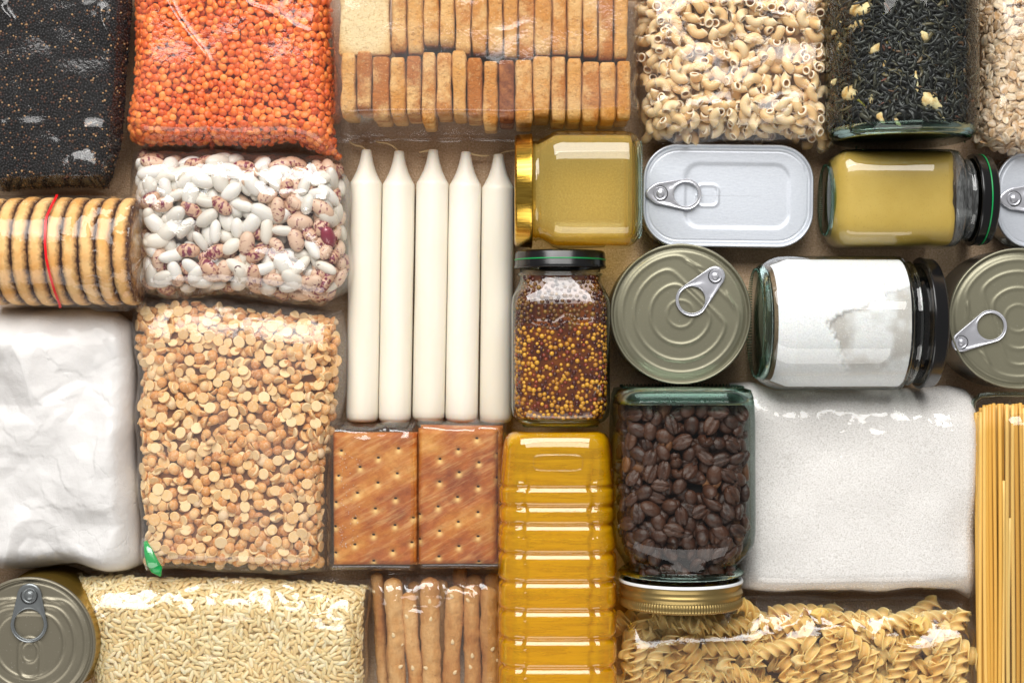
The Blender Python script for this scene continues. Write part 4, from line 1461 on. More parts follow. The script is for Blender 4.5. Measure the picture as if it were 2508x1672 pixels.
# air gap under the glass in the upper third: the seeds sit a little lower there
gap = np.clip((tq - 0.060 - 0.003 * vn(gpch.P[..., 0], tq, 0.008, 4)) / 0.004, 0, 1) * np.clip((0.020 - np.abs((gpch.P - ax.O) @ ax.S)) / 0.006, 0, 1)
gpch.P[..., 2] -= 0.0035 * gap
gpch.norm()
if np.mean(gpch.N[..., 2]) < 0:
    gpch.N = -gpch.N
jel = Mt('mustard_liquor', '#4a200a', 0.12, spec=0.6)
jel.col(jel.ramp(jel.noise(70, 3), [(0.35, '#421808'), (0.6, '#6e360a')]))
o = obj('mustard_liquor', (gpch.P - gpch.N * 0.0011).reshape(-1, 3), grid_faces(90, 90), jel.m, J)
sdm = Mt('mustard_seed', '#b07818', 0.22, spec=0.5, sss=0.2)
sdm.col(sdm.ramp(sdm.rnd(), [(0.0, '#4a140a'), (0.18, '#7a2a10'), (0.30, '#8f3a12'), (0.34, '#b5781a'), (0.6, '#c98e22'), (0.85, '#d69c2c'), (1.0, '#e0b848')], 'CONSTANT'))
V, F = sphere(9, 6)
P1, R1, _ = layers(gpch, 0.00225, 1, 0.001, 0.0011, lambda n, L: rng.uniform(-1, 1, n), rng, k=9)
P2, R2, _ = layers(gpch, 0.0021, 1, 0.001, 0.0022, lambda n, L: rng.uniform(-1, 1, n), rng, k=6)
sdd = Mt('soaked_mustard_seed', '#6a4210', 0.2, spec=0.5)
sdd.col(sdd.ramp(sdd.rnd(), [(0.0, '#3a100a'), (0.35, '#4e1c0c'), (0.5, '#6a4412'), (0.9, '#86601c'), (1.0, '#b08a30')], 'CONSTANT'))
PP, RR_ = np.vstack([P1, P2]), np.concatenate([R1, R2])
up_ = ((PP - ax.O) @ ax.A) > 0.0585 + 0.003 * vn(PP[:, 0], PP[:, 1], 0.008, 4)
scatter('mustard_seeds', 'yellow and dark red mustard seeds packed in the square jar', 'mustard seeds', None, [(V * 0.00135, F), (V * 0.00112, F)], sdm.m, PP[~up_], RR_[~up_], rng, 0.8, 1.15, n_ind=0)
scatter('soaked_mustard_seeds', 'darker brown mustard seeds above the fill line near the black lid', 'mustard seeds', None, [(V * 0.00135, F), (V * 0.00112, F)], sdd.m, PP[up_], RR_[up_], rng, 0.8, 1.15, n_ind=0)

# --- coffee
ax = Axis((W(1667, 0, 0.041)[0], -0.0262), (0, -1), 0.0410)
cw = [(0.0, 0.0001), (0.0, 0.033, 4), (0.0008, 0.0362, 4.5), (0.003, 0.0385), (0.008, 0.0402), (0.018, 0.0408), (0.082, 0.0410), (0.088, 0.0404), (0.094, 0.0384, 4), (0.099, 0.0355, 3), (0.1035, 0.0330, 2.2), (0.1055, 0.0326, 2), (0.1065, 0.0345, 2), (0.1080, 0.0362, 2), (0.1095, 0.0350, 2), (0.1102, 0.0330, 2), (0.117, 0.0328, 2)]
cg = thin_glass('coffee_jar_glass', '#f6faf8', '#7a978e', gain=0.5, bump=0.05)
brass = Mt('brass_lid', '#a08a58', 0.34, metal=0.85)
brass.bump(brass.noise(400, 2), 0.08, 0.0004)
clid = [(0.1135, 0.0330), (0.1128, 0.0352), (0.1124, 0.0358), (0.1128, 0.0362), (0.1145, 0.0360), (0.1160, 0.0354), (0.1172, 0.0350), (0.1186, 0.0358), (0.1198, 0.0362), (0.1210, 0.0358), (0.1222, 0.0349), (0.1228, 0.0350, 2, 1.0), (0.1240, 0.0357, 2, 1.0), (0.1265, 0.0357, 2, 1.0), (0.1276, 0.0350, 2, 0.6), (0.1282, 0.0340), (0.1282, 0.0001)]
J = jar('coffee bean jar with a ridged brass-coloured lid at its bottom end', 'jar', ax, cw, clid, 4.6, cg, gl_solid, brass.m, 0.0375, puck=0.010, rim_e=4.6)
V, F = ax.lathe([(0.1128, 0.0340), (0.1120, 0.0352), (0.1122, 0.0361), (0.1130, 0.0364), (0.1136, 0.0362)], 120)
obj('lid_rim', V, F, wht, J)
V, F = ax.lathe([(0.1055, 0.0332), (0.1066, 0.0350), (0.1080, 0.0366), (0.1094, 0.0352), (0.1100, 0.0332), (0.1080, 0.0330), (0.1055, 0.0332)], 120)
obj('glass_collar', V, F, gl_solid, J)
V, F = ax.lathe([(0.0004, 0.034, 4.6), (0.0015, 0.0385, 4.6), (0.006, 0.0400, 4.6), (0.0095, 0.0398, 4.6), (0.0088, 0.0372, 4.6), (0.006, 0.0368, 4.6), (0.0004, 0.034, 4.6)], 120)
obj('thick_heel', V, F, gl_solid, J)
cp = ax.patch(0.0105, 0.1115, 0.0370, e=4.4, a0=-100, a1=100, nt=100, na=100,
              shape=lambda t: np.where(t < 0.082, 1, 1 - 0.20 * np.clip((t - 0.082) / 0.020, 0, 1) ** 1.5))
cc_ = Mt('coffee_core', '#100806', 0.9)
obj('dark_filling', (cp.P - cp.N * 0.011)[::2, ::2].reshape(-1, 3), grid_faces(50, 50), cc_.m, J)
def cbean(a, bb, c):
    V, F = sphere(20, 14)
    V = V[:, [2, 0, 1]]
    x, y, z = V[:, 0].copy(), V[:, 1].copy(), V[:, 2].copy()
    V = V * np.array([a, bb, c])
    V[:, 2] = np.where(z > 0, V[:, 2] * 0.55, V[:, 2])
    g = np.exp(-((y + 0.10 * np.sin(x * 3.0)) / 0.13) ** 2)
    V[:, 2] -= np.where(z > 0.0, 0.0017 * g, 0)
    V[:, 2] += np.where(z > 0, 0.0006 * np.exp(-((np.abs(y) - 0.33) / 0.2) ** 2), 0)
    V[:, 2] += 0.0012
    return V, F
cfm = Mt('coffee_bean', '#3a2018', 0.36, spec=0.5)
cfm.col(cfm.mix(cfm.ramp(cfm.noise(330, 4, 0.6, rnd=True), [(0.4, (0, 0, 0, 1)), (0.75, (0.7, 0.7, 0.7, 1))]), cfm.ramp(cfm.rnd(), [(0, '#28120a'), (0.6, '#3c1f13'), (0.93, '#4a2a1a'), (0.97, '#7a4c26'), (1.0, '#7a4c26')]), '#56321f'))
cfm.bump(cfm.noise(600, 4, 0.65, rnd=True), 0.7, 0.0009)
def ct(n, L):
    a = rng.normal(0, 0.5, n)
    return a + np.where(rng.uniform(0, 1, n) < 0.5, PI, 0)
P, R, L = layers(cp, 0.0079, 3, 0.0030, 0.0030, ct, rng, 0.02, 0.98, 0.02, 0.98, k=30)
scatter('coffee_bean', 'dark roasted coffee bean behind the glass of the brass-lidded jar', 'coffee bean', 'coffee beans in the brass-lidded jar',
        [cbean(0.0060, 0.0043, 0.0036), cbean(0.0055, 0.0041, 0.0034)], cfm.m, P, R, rng, 0.88, 1.1, stuff='coffee_beans', stuff_label='more dark coffee beans deeper in the brass-lidded jar')

# --- tea
ax = Axis((W(2207, 0, 0.0437)[0], 0.1165), (0, 1), 0.0436)
tw = [(0.0, 0.0001), (0.0, 0.036), (0.0008, 0.039), (0.003, 0.0412), (0.008, 0.0428), (0.016, 0.0436), (0.115, 0.0436), (0.122, 0.042), (0.128, 0.038), (0.136, 0.037)]
tg = thin_glass('tea_jar_glass', '#f8faf8', '#7d8b84', gain=0.55, bump=0.12)
J = jar('large round jar of dark tea leaves with dried blossoms, glass base showing', 'jar', ax, tw, lidprof(0.134, 0.146, 0.040), 2.15, tg, gl_solid, blk, 0.0405, puck=0.007, rim_e=2.15)
V, F = ax.lathe([(0.0025, 0.0385), (0.0032, 0.0412), (0.0068, 0.0420), (0.0072, 0.0400), (0.0050, 0.0388), (0.0025, 0.0385)], 110)
obj('thick_heel', V, F, gl_solid, J)
tp = ax.patch(0.0085, 0.125, 0.0410, e=2.15, a0=-95, a1=95, nt=80, na=80)
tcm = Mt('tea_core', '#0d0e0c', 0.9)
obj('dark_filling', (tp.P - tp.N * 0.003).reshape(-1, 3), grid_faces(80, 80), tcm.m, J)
ncap, nf = 12, None
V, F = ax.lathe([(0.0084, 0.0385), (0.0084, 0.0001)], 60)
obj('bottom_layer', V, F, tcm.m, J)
lv = Mt('tea_leaf', '#262820', 0.4, spec=0.5)
lv.col(lv.ramp(lv.rnd(), [(0, '#121316'), (0.45, '#1e201e'), (0.75, '#2c2e27'), (0.9, '#403f33'), (0.97, '#5f5536'), (1.0, '#6b4034')]))
lv.bump(lv.noise(800, 3, stretch=(1, 1, 1)), 0.5, 0.0005)
def leaf(L0, w, seed):
    r_ = random.Random(seed)
    n = 9
    pts = []
    c1_, c2_ = r_.uniform(-1, 1), r_.uniform(-0.7, 0.7)
    for k in range(n):
        x = k / (n - 1) - 0.5
        pts.append((x * L0, L0 * (0.35 * c1_ * (x * x) * 2 + 0.16 * c2_ * math.sin(x * 7)), L0 * 0.12 * math.sin(x * 5 + seed)))
    rad = [w * (0.25 + 0.75 * math.sin(PI * (k + 0.5) / n)) * r_.uniform(0.7, 1.2) for k in range(n)]
    return tube(pts, rad, 5, r_.uniform(0.3, 0.6))
P, R, L = layers(tp, 0.0026, 3, 0.0007, 0.0008, lambda n, L: rng.normal(0, 0.25, n), rng, k=9)
scatter('tea_leaves', 'twisted dark dried tea leaves filling the big round jar', 'tea leaves', None, [leaf(0.012, 0.0009, 1), leaf(0.009, 0.0012, 2), leaf(0.015, 0.0006, 3), leaf(0.008, 0.0014, 4), leaf(0.011, 0.0008, 5), leaf(0.014, 0.0010, 6)],
        lv.m, P, R, rng, 0.7, 1.25, n_ind=0)
petal = Mt('dried_petal', '#d9c38e', 0.6, spec=0.25, sss=0.2)
petal.col(petal.ramp(petal.noise(200, 3, stretch=(1, 1, 1)), [(0.35, '#c69a58'), (0.6, '#e6d8a8')]))
petal.bump(petal.noise(500, 3), 0.6, 0.0008)
sepal = Mt('green_sepal', '#8d8a34', 0.6)
def surf(x, y, R_=0.0402):
    X = W(x, y, 0.08)[:2]
    X = np.array([(x - 1254) * S0 * (1 - 0.078 / CAM_H), (836 - y) * S0 * (1 - 0.078 / CAM_H)])
    a = X[0] - ax.O[0]
    return np.array([X[0], X[1], ax.R + math.sqrt(max(R_ ** 2 - a * a, 0.0001))])
zt = lambda x, y: (2000 + x * 0.2551, y * 0.2551)
fl_ = [([(395, 40), (440, 60), (500, 60), (545, 45)], 0.0034, False, 'large pale dried blossom at the very top of the tea jar'),
       ([(370, 225), (420, 205), (470, 190), (530, 165), (590, 150), (650, 140)], 0.0016, True, 'slim blossom with green stem, upper left of the tea'),
       ([(525, 500), (570, 470), (630, 430), (690, 408), (740, 415), (790, 425)], 0.0016, True, 'rolled white blossom with green curved stem in the tea'),
       ([(345, 830), (385, 860), (420, 900), (450, 940), (485, 1010)], 0.0036, True, 'plump cream blossom bud low on the left of the tea'),
       ([(985, 950), (1040, 965), (1100, 1000), (1150, 1040), (1180, 1110), (1215, 1175)], 0.0030, False, 'peach-coloured blossom with a long tail low in the tea'),
       ([(985, 385), (1010, 365), (1035, 345)], 0.0022, False, 'small peach bud in the middle of the tea'),
       ([(1270, 285), (1310, 270), (1340, 245)], 0.0012, False, 'tiny split petal at the upper right of the tea'),
       ([(265, 210), (262, 240), (268, 250)], 0.0014, False, 'small orange petal fragment at the upper left of the tea'),
       ([(285, 155), (320, 160)], 0.0014, False, 'orange fragment above the slim blossom in the tea'),
       ([(290, 365), (330, 350)], 0.0014, False, 'little cream fragment at the left of the tea'),
       ([(235, 740), (260, 715), (275, 690)], 0.0012, False, 'orange-brown fragment at the left edge of the tea'),
       ([(520, 1000), (540, 940), (545, 885)], 0.0012, False, 'upright orange stalk beside the plump bud in the tea'),
       ([(600, 1090), (620, 1130), (640, 1180)], 0.0016, False, 'pale curled petal near the bottom of the tea'),
       ([(735, 1140), (760, 1190), (790, 1220)], 0.0008, False, 'thin pale sliver near the bottom of the tea'),
       ([(935, 900), (932, 850), (930, 780), (925, 700)], 0.0009, False, 'grey-green straight stalk in the middle of the tea'),
       ([(640, 590), (648, 640), (640, 690), (650, 740)], 0.0010, True, 'light green leaf sliver left of centre in the tea')]
for pts, rr_, st, lb in fl_:
    rr_ *= 1.35
    P3 = np.array([surf(*zt(x, y)) for x, y in pts])
    tt = np.linspace(0, len(P3) - 1, 14)
    P3 = np.stack([np.interp(tt, np.arange(len(P3)), P3[:, k]) for k in range(3)], axis=1)
    cut = 8 if st else 14
    q = np.linspace(0, 1, cut)
    rad = rr_ * (0.35 + 0.75 * np.sin(PI * np.clip(q * 0.9 + 0.15, 0, 1)) ** 0.7)
    if not st and len(pts) > 4:
        rad = rr_ * np.where(q < 0.45, 0.7 + 0.4 * np.sin(PI * q / 0.45), np.maximum(0.15, 0.7 - (q - 0.45) * 1.3))
    loc = (P3[0][0], P3[0][1], P3[0][2] - 0.002)
    e = empty('dried_blossom', loc, lb, 'dried flower')
    V, F = tube(P3[:cut], rad, 12, 0.7)
    V = V + (0.12 * rr_ * vn(V[:, 0], V[:, 1], rr_ * 0.6, 7))[:, None]
    obj('petals', V, F, petal.m, e)
    if st:
        V, F = tube(P3[cut - 1:], np.linspace(rr_ * 0.5, 0.0003, 14 - cut + 1), 8, 0.8)
        obj('stem', V, F, sepal.m, e)

# --- oil bottle
ax = Axis((W(1363, 0, 0.034)[0], -0.0520), (0, -1), 0.0345)
oil_h = [32.7, 43.9, 54.4, 70.8, 87.0, 103.4, 119.7, 135.9, 152.2, 168.5]
prof = [(0.0, 0.0001), (0.0002, 0.020), (0.0, 0.0255), (0.0015, 0.0285), (0.0045, 0.0305), (0.010, 0.0318), (0.020, 0.0326), (0.026, 0.0331), (0.0285, 0.0330)]
cents = [c / 1000 for c in oil_h]
ts = np.arange(0.0295, 0.190, 0.0009)
def ribr(t):
    # crest heights between grooves; the slope that faces the window sits on each listed line
    k = 0.0345 - 0.0004 * (t < 0.06)
    g = 0
    for c in cents:
        g = max(g, math.exp(-((t - (c - 0.0016)) / 0.0015) ** 2))
    return k - 0.0017 * g + 0.0003 * min(1, (t / 0.15))
prof += [(t, ribr(t)) for t in ts]
prof += [(0.195, 0.030), (0.21, 0.016, 2), (0.215, 0.014, 2), (0.216, 0.0001, 2)]
E = empty('oil_bottle', (ax.O[0], ax.O[1] - 0.1, 0), 'ribbed clear plastic bottle full of golden cooking oil, lying down', 'bottle')
def paneled(prof, inset):
    """square bottle whose faces carry a raised middle panel with a wavy edge"""
    n = 144
    ph = np.linspace(0, 2 * PI, n, endpoint=False)
    V = []
    for row in prof:
        ee = row[2] if len(row) > 2 else 4.2
        k = section(ph, ee) * max(row[1] - inset, 0.0001)
        if 0.012 < row[0] < 0.192:
            a = k * np.cos(ph)
            wv = 0.0200 + 0.0013 * math.cos(2 * PI * (row[0] - 0.0708) / 0.0163)
            for pr in (a, k * np.sin(ph)):
                d = np.abs(pr) - wv
                k = k - 0.0020 * np.exp(-(d / 0.0009) ** 2)
        V.append(ax.O[None] + ax.A[None] * (row[0] + (inset if row[0] < 0.1 else -inset) * (1 if row[0] < 0.004 else 0)) + (k * np.cos(ph))[:, None] * ax.S[None] + (k * np.sin(ph))[:, None] * np.array([[0, 0, 1.0]]))
    return np.vstack(V), grid_faces(len(prof), n, True)[:, ::-1]
V, F = paneled(prof, 0)
obj('bottle_wall', V, F, thin_glass('clear_plastic', '#fffef6', '#ead9a0', rough=0.03, gain=1.25, bump=0.03), E)
V, F = paneled(prof, 0.0006)
oi = Mt('cooking_oil')
og = oi.n('ShaderNodeBsdfGlass')
og.inputs['IOR'].default_value = 1.30
og.inputs['Roughness'].default_value = 0.02
og.inputs['Color'].default_value = lin('#fff2a0')
ot = oi.n('ShaderNodeBsdfTransparent')
ot.inputs[0].default_value = lin('#fff092')
ox = oi.n('ShaderNodeMixShader')
ox.inputs[0].default_value = 0.45
olw = oi.n('ShaderNodeLayerWeight')
olw.inputs['Blend'].default_value = 0.5
oc_ = oi.ramp(olw.outputs['Facing'], [(0.03, '#fff3a4'), (0.4, '#ffe24a'), (0.9, '#ffcf00')])
oi.l(oc_, og.inputs['Color'])
oi.l(oc_, ot.inputs[0])
oi.l(og.outputs[0], ox.inputs[1])
oi.l(ot.outputs[0], ox.inputs[2])
od = oi.n('ShaderNodeBsdfDiffuse')
od.inputs[0].default_value = lin('#ffc60a')  # yellow diffuse share stands in for light scattered in the oil
oy = oi.n('ShaderNodeMixShader')
oi.l(oi.ramp(oi.noise(90, 5, 0.7, stretch=(0.25, 2.6, 1), dist=0.4), [(0.30, (0.24, 0.24, 0.24, 1)), (0.70, (0.44, 0.44, 0.44, 1))]), oy.inputs[0])  # streaky mix imitates bands of light refracted by the ribs
oi.l(ox.outputs[0], oy.inputs[1])
oi.l(od.outputs[0], oy.inputs[2])
oi.l(oy.outputs[0], oi.out.inputs['Surface'])
obj('oil', V, F, oi.m, E)
# raised rounded rectangle near the base
pts = []
for q in range(33):
    ph = 2 * PI * q / 32
    k = section(np.array([ph]), 5)[0]
    pts.append(ax.pt(0.0170 + 0.0045 * k * math.sin(ph), 0.0140 * k * math.cos(ph), 0.0324))
V, F = tube(np.array(pts), 0.0005, 6, cap=False)
obj('embossed_frame', V, F, bpy.data.materials['clear_plastic'], E)

# ------------------------------------------------------------------ cans
def loop(a, bb, r, n=160):
    """rounded rectangle, counter clockwise, n points spread evenly; a circle when a = bb = r"""
    r = max(min(r, a, bb), 1e-5)
    sx, sy = a - r, bb - r
    segs = []
    arc = PI / 2 * r
    per = 2 * (2 * sx + 2 * sy) + 4 * arc
    out = []
    for q in range(n):
        s_ = per * q / n
        # start at right side middle
        for part in range(9):
            if part in (0, 8):
                L_ = sy
            elif part in (2, 6):
                L_ = 2 * sx
            elif part == 4:
                L_ = 2 * sy
            else:
                L_ = arc
            if s_ <= L_ + 1e-12 or part == 8:
                break
            s_ -= L_
        f = s_
        if part == 0:
            p = (a, f)
        elif part == 1:
            p = (sx + r * math.cos(f / r), sy + r * math.sin(f / r))
        elif part == 2:
            p = (sx - f, bb)
        elif part == 3:
            p = (-sx - r * math.sin(f / r), sy + r * math.cos(f / r))
        elif part == 4:
            p = (-a, sy - f)
        elif part == 5:
            p = (-sx - r * math.cos(f / r), -sy - r * math.sin(f / r))
        elif part == 6:
            p = (-sx + f, -bb)
        elif part == 7:
            p = (sx + r * math.sin(f / r), -sy - r * math.cos(f / r))
        else:
            p = (a, -sy + f)
        out.append(p)
    return np.array(out)


def can(label, c, h, a, bb, r, metal, body, beads, tabs, lidz=-0.0028, name='food_can', ang=0.0, n=160, group=None):
    E = empty(name, (c[0], c[1], 0), label, 'can', group)
    ca, sa = math.cos(ang), math.sin(ang)
    def ring(d, z):
        p = loop(a - d, bb - d, r - d, n)
        return np.stack([c[0] + p[:, 0] * ca - p[:, 1] * sa, c[1] + p[:, 0] * sa + p[:, 1] * ca, np.full(n, z)], axis=1)
    def build(rows):
        return np.vstack([ring(d, z) for d, z in rows]), grid_faces(len(rows), n, True)
    V, F = build([(0.0012, h - 0.0034), (0.0012, 0.0030), (0.0004, 0.0026), (0.0002, 0.0014), (0.0010, 0.0003), (0.003, 0.0002)])
    obj('can_body', V, F[:, ::-1] if False else F, body, E)
    V, F = build([(0.0012, h - 0.0034), (0.0003, h - 0.0030), (0.0, h - 0.0024), (0.0, h - 0.0008), (0.0003, h - 0.0002), (0.0008, h), (0.0013, h - 0.0002), (0.0016, h - 0.0008), (0.0018, h + lidz + 0.0004), (0.0022, h + lidz)])
    obj('seam_rim', V[:, :], F[:, ::-1], metal, E)
    ds = list(np.linspace(0.0022, min(a, bb) * 0.999, 62))
    rows = []
    V = np.vstack([ring(d, h + lidz) for d in ds])
    x = (V[:, 0] - c[0]) * ca + (V[:, 1] - c[1]) * sa
    y = -(V[:, 0] - c[0]) * sa + (V[:, 1] - c[1]) * ca
    V[:, 2] += beads(x, y)
    F = grid_faces(len(ds), n, True)[:, ::-1]
    lid = obj('lid', V, F, metal, E)
    # the tab
    for tb in tabs:
        pull_tab(E, c, h + lidz, ang, *tb)
    return E


def pull_tab(E, c, z, ang, ring_c, r1, nose_c, r2, hole_r, metal, lift=0.0012, pointed=False):
    ring_c = np.array(ring_c)
    nose_c = np.array(nose_c)
    d = nose_c - ring_c
    L_ = np.linalg.norm(d)
    d = d / L_
    s_ = np.array([-d[1], d[0]])
    n = 72
    out_ = []
    for q in range(n):
        ph = 2 * PI * q / n
        u = np.array([math.cos(ph), math.sin(ph)])
        # support point of the hull of two circles seen from the ring centre: march outward
        best = r1
        lo, hi = r1 * 0.6, L_ + r2 * 1.5
        for _ in range(26):
            m_ = (lo + hi) / 2
            p = u * m_
            # signed distance to tapered capsule along +x
            t = min(max((p[0]) / L_, 0), 1)
            # tapered: account for slope
            dist = math.hypot(p[0] - t * L_, p[1]) - (r1 + (r2 - r1) * t)
            if dist < 0:
                lo = m_
            else:
                hi = m_
        k = lo
        if pointed:
            k += 0.0026 * math.exp(-((ph if ph < PI else ph - 2 * PI) / 0.16) ** 2)
        out_.append(u * k)
    out_ = np.array(out_)
    hole = np.stack([hole_r * np.cos(2 * PI * np.arange(n) / n), hole_r * np.sin(2 * PI * np.arange(n) / n)], axis=1)
    rows = []
    th = 0.0007
    # cross-section from the hole edge over the top to the outer edge and back beneath
    for f, zz in ((0.0, 0.0), (0.01, 0.9), (0.10, 1.25), (0.25, 1.0), (0.5, 0.55), (0.75, 0.85), (0.90, 1.25), (0.985, 1.0), (1.0, 0.3), (1.0, -0.7), (0.97, -1.0), (0.5, -0.6), (0.03, -1.0), (0.0, -0.6), (0.0, 0.0)):
        P2 = hole * (1 - f) + out_ * f
        xs, ys = P2[:, 0], P2[:, 1]
        wx_ = ring_c[0] + xs * d[0] + ys * s_[0]
        wy_ = ring_c[1] + xs * d[1] + ys * s_[1]
        wide = np.linalg.norm(out_ - hole, axis=1)
        zz_ = zz * th * np.where(wide > 0.006, np.where((f > 0.2) & (f < 0.8), 0.7, 1.0), 1.0)
        rows.append(np.stack([wx_, wy_, z + lift + 0.0006 + zz_ + 0 * xs], axis=1))
    V = np.vstack(rows)
    V[:, 2] -= 0.0
    ca, sa = math.cos(ang), math.sin(ang)
    x, y = V[:, 0].copy(), V[:, 1].copy()
    V[:, 0] = c[0] + x * ca - y * sa
    V[:, 1] = c[1] + x * sa + y * ca
    T_ = obj('pull_tab', V, grid_faces(len(rows), n, True)[:, ::-1], metal, E)
    # rivet with its stepped button and the crescent cut round it
    q = nose_c
    cx_, cy_ = c[0] + q[0] * ca - q[1] * sa, c[1] + q[0] * sa + q[1] * ca
    rv = []
    for rr_, zz in ((r2 * 0.62, 0.0021), (r2 * 0.60, 0.0024), (r2 * 0.52, 0.0018), (r2 * 0.38, 0.0016), (r2 * 0.34, 0.0026), (r2 * 0.28, 0.0030), (0.00001, 0.0031)):
        ph = np.linspace(0, 2 * PI, 40, endpoint=False)
        rv.append(np.stack([cx_ + rr_ * np.cos(ph), cy_ + rr_ * np.sin(ph), np.full(40, z + zz + lift * 0.4)], axis=1))
    V = np.vstack(rv) - np.array(E.location)
    me = mesh('rivet', V, grid_faces(len(rv), 40, True)[:, ::-1], metal)
    o = bpy.data.objects.new('rivet', me)
    COL.objects.link(o)
    o.parent = T_
    dk = bpy.data.materials.get('dark_gap') or Mt('dark_gap', '#2c2c2c', 0.6, metal=0.6).m
    pts = []
    for k in range(15):
        a_ = math.atan2(d[1], d[0]) + ang + PI + (k / 14 - 0.5) * 4.0
        pts.append((cx_ + r2 * 0.66 * math.cos(a_), cy_ + r2 * 0.66 * math.sin(a_), z + lift + 0.00135))
    V, F = tube(pts, 0.00028, 5)
    me = mesh('rivet_cut', V - np.array(E.location), F, dk)
    o = bpy.data.objects.new('rivet_cut', me)
    COL.objects.link(o)
    o.parent = T_


def rect_sdf(x, y, a, bb, r):
    qx, qy = np.abs(x) - (a - r), np.abs(y) - (bb - r)
    return np.hypot(np.maximum(qx, 0), np.maximum(qy, 0)) + np.minimum(np.maximum(qx, qy), 0) - r


def bead(s_, w, hgt):
    return hgt * np.exp(-(s_ / w) ** 2)


def step(s_, w, hgt):
    return hgt * (0.5 - 0.5 * np.tanh(s_ / w))


def tin(name, base, rough, metal=0.85, grain=0.1, sc=(1, 1, 1)):
    m = Mt(name, base, rough, metal=metal)
    m.bump(m.noise(700, 3, 0.7, stretch=sc), grain, 0.0005)
    n_ = m.noise(900, 2, 0.7)
    m.col(m.mix(m.ramp(n_, [(0.68, (0, 0, 0, 1)), (0.75, (0.3, 0.3, 0.3, 1))]), base, '#e8e8e0'))
    return m.m


olive = tin('olive_lacquered_tin', '#86836f', 0.36, 0.6)
rimm = tin('bright_rim', '#b5b09a', 0.22, 0.95, 0.05)
tabm = tin('tab_steel', '#c0c1c8', 0.24, 0.55, 0.05)
tabd = tin('dark_tab_steel', '#7d8182', 0.28, 0.6, 0.05)
gbody = tin('gold_lacquer', '#a88a3c', 0.3, 0.9)
sbody = tin('silver_body', '#b9b9b4', 0.25, 0.95)
alu = Mt('brushed_aluminium', '#c9ced6', 0.42, metal=0.5)
alu.bump(alu.noise(1100, 3, 0.7, stretch=(0.35, 1, 1)), 0.14, 0.0004)
alu.col(alu.mix(alu.ramp(alu.noise(1300, 2, 0.7, stretch=(0.5, 1, 1)), [(0.3, (0.25, 0.25, 0.25, 1)), (0.6, (0, 0, 0, 1))]), '#cdd2da', '#aab1bc'))
alu = alu.m


def round_beads(R, n_dir, rings, k=1.0):
    nx, ny = math.cos(n_dir), math.sin(n_dir)
    def f(x, y):
        z = step(np.hypot(x, y) - R * 0.905, 0.0006, 0.0008)
        z = z + bead(np.hypot(x, y) - R * 0.925, 0.00018, -0.0004)
        p = x * nx + y * ny
        for rr_, chord, hgt in rings:
            s1 = np.hypot(x, y) - rr_
            s2 = p - chord
            kk = 0.0016
            m_ = np.log(np.exp(s1 / kk) + np.exp(s2 / kk)) * kk
            z = z + bead(m_, 0.0009, hgt)
        # two short stiffening bars beside the tab nose
        q = -x * ny + y * nx
        for sg in (1, -1):
            bx_, by_ = R * 0.66, sg * R * 0.30
            u = (p - bx_) * 0.8 + (q - by_) * 0.6 * sg * -1
            v = (p - bx_) * 0.6 * sg + (q - by_) * 0.8
            v = np.where(sg > 0, v, v)
            z = z + 0.0006 * np.exp(-((p - R * 0.74 + np.abs(q) * 0.35 - R * 0.02) / 0.0008) ** 2) * (1 / (1 + np.exp((np.abs(np.abs(q) - R * 0.36) - R * 0.11) / 0.0006)))
            break
        return z
    return f


# round can beside the mustard jar
cA = W(1668, 769, 0.042)
R_ = 173 * S0 * (1 - 0.042 / CAM_H)
k = S0 * (1 - 0.042 / CAM_H)
can('olive round food can with pull ring, touching the silver oblong tin above', cA[:2], 0.042, R_, R_, R_, olive, sbody,
    round_beads(R_, math.radians(46), [(R_ * 0.83, R_ * 0.62, 0.00045), (R_ * 0.66, R_ * 0.36, 0.00045), (R_ * 0.43, R_ * 0.30, 0.00045), (R_ * 0.19, R_, 0.0003)]),
    [(((1695 - 1668) * k, (769 - 734) * k), 40 * k, ((1752 - 1668) * k, (769 - 676) * k), 25 * k, 0.0078, tabm)])
# round can at the right edge
cB = W(2497, 780, 0.042)
can('olive round food can cut by the right edge, above the spaghetti', cB[:2], 0.042, R_, R_, R_, olive, sbody,
    round_beads(R_, math.radians(200), [(R_ * 0.83, R_ * 0.62, 0.00045), (R_ * 0.66, R_ * 0.36, 0.00045), (R_ * 0.43, R_ * 0.30, 0.00045), (R_ * 0.19, R_, 0.0003)]),
    [(((2427 - 2497) * k, (780 - 799) * k), 40 * k, ((2355 - 2497) * k, (780 - 838) * k), 24 * k, 0.0078, tabm)])
# can at the bottom left
hC = 0.055
k = S0 * (1 - hC / CAM_H)
cC = W(70, 1576, hC)
R3 = 163 * k
can('round can with gold side and dark pull ring, bottom left corner', cC[:2], hC, R3, R3, R3, tin('grey_olive_tin', '#837d6c', 0.38, 0.6), gbody,
    (lambda f: (lambda x, y: f(x, y) + bead(np.abs(np.hypot(x * 1.25, y + R3 * 0.13) - R3 * 0.15) * (y > -R3 * 0.3) + 0.02 * (y <= -R3 * 0.3), 0.0008, 0.0006) + bead(rect_sdf(x, y + R3 * 0.22, R3 * 0.16, R3 * 0.30, R3 * 0.16), 0.0009, 0.0007)))(
        round_beads(R3, math.radians(90), [(R3 * 0.84, R3 * 0.66, 0.0008), (R3 * 0.68, R3 * 0.56, 0.0008), (R3 * 0.52, R3 * 0.46, 0.0008)])),
    [((0, (1576 - 1528) * k), 45 * k, (0.0002, (1576 - 1458) * k), 30 * k, 0.0086, tabd)])
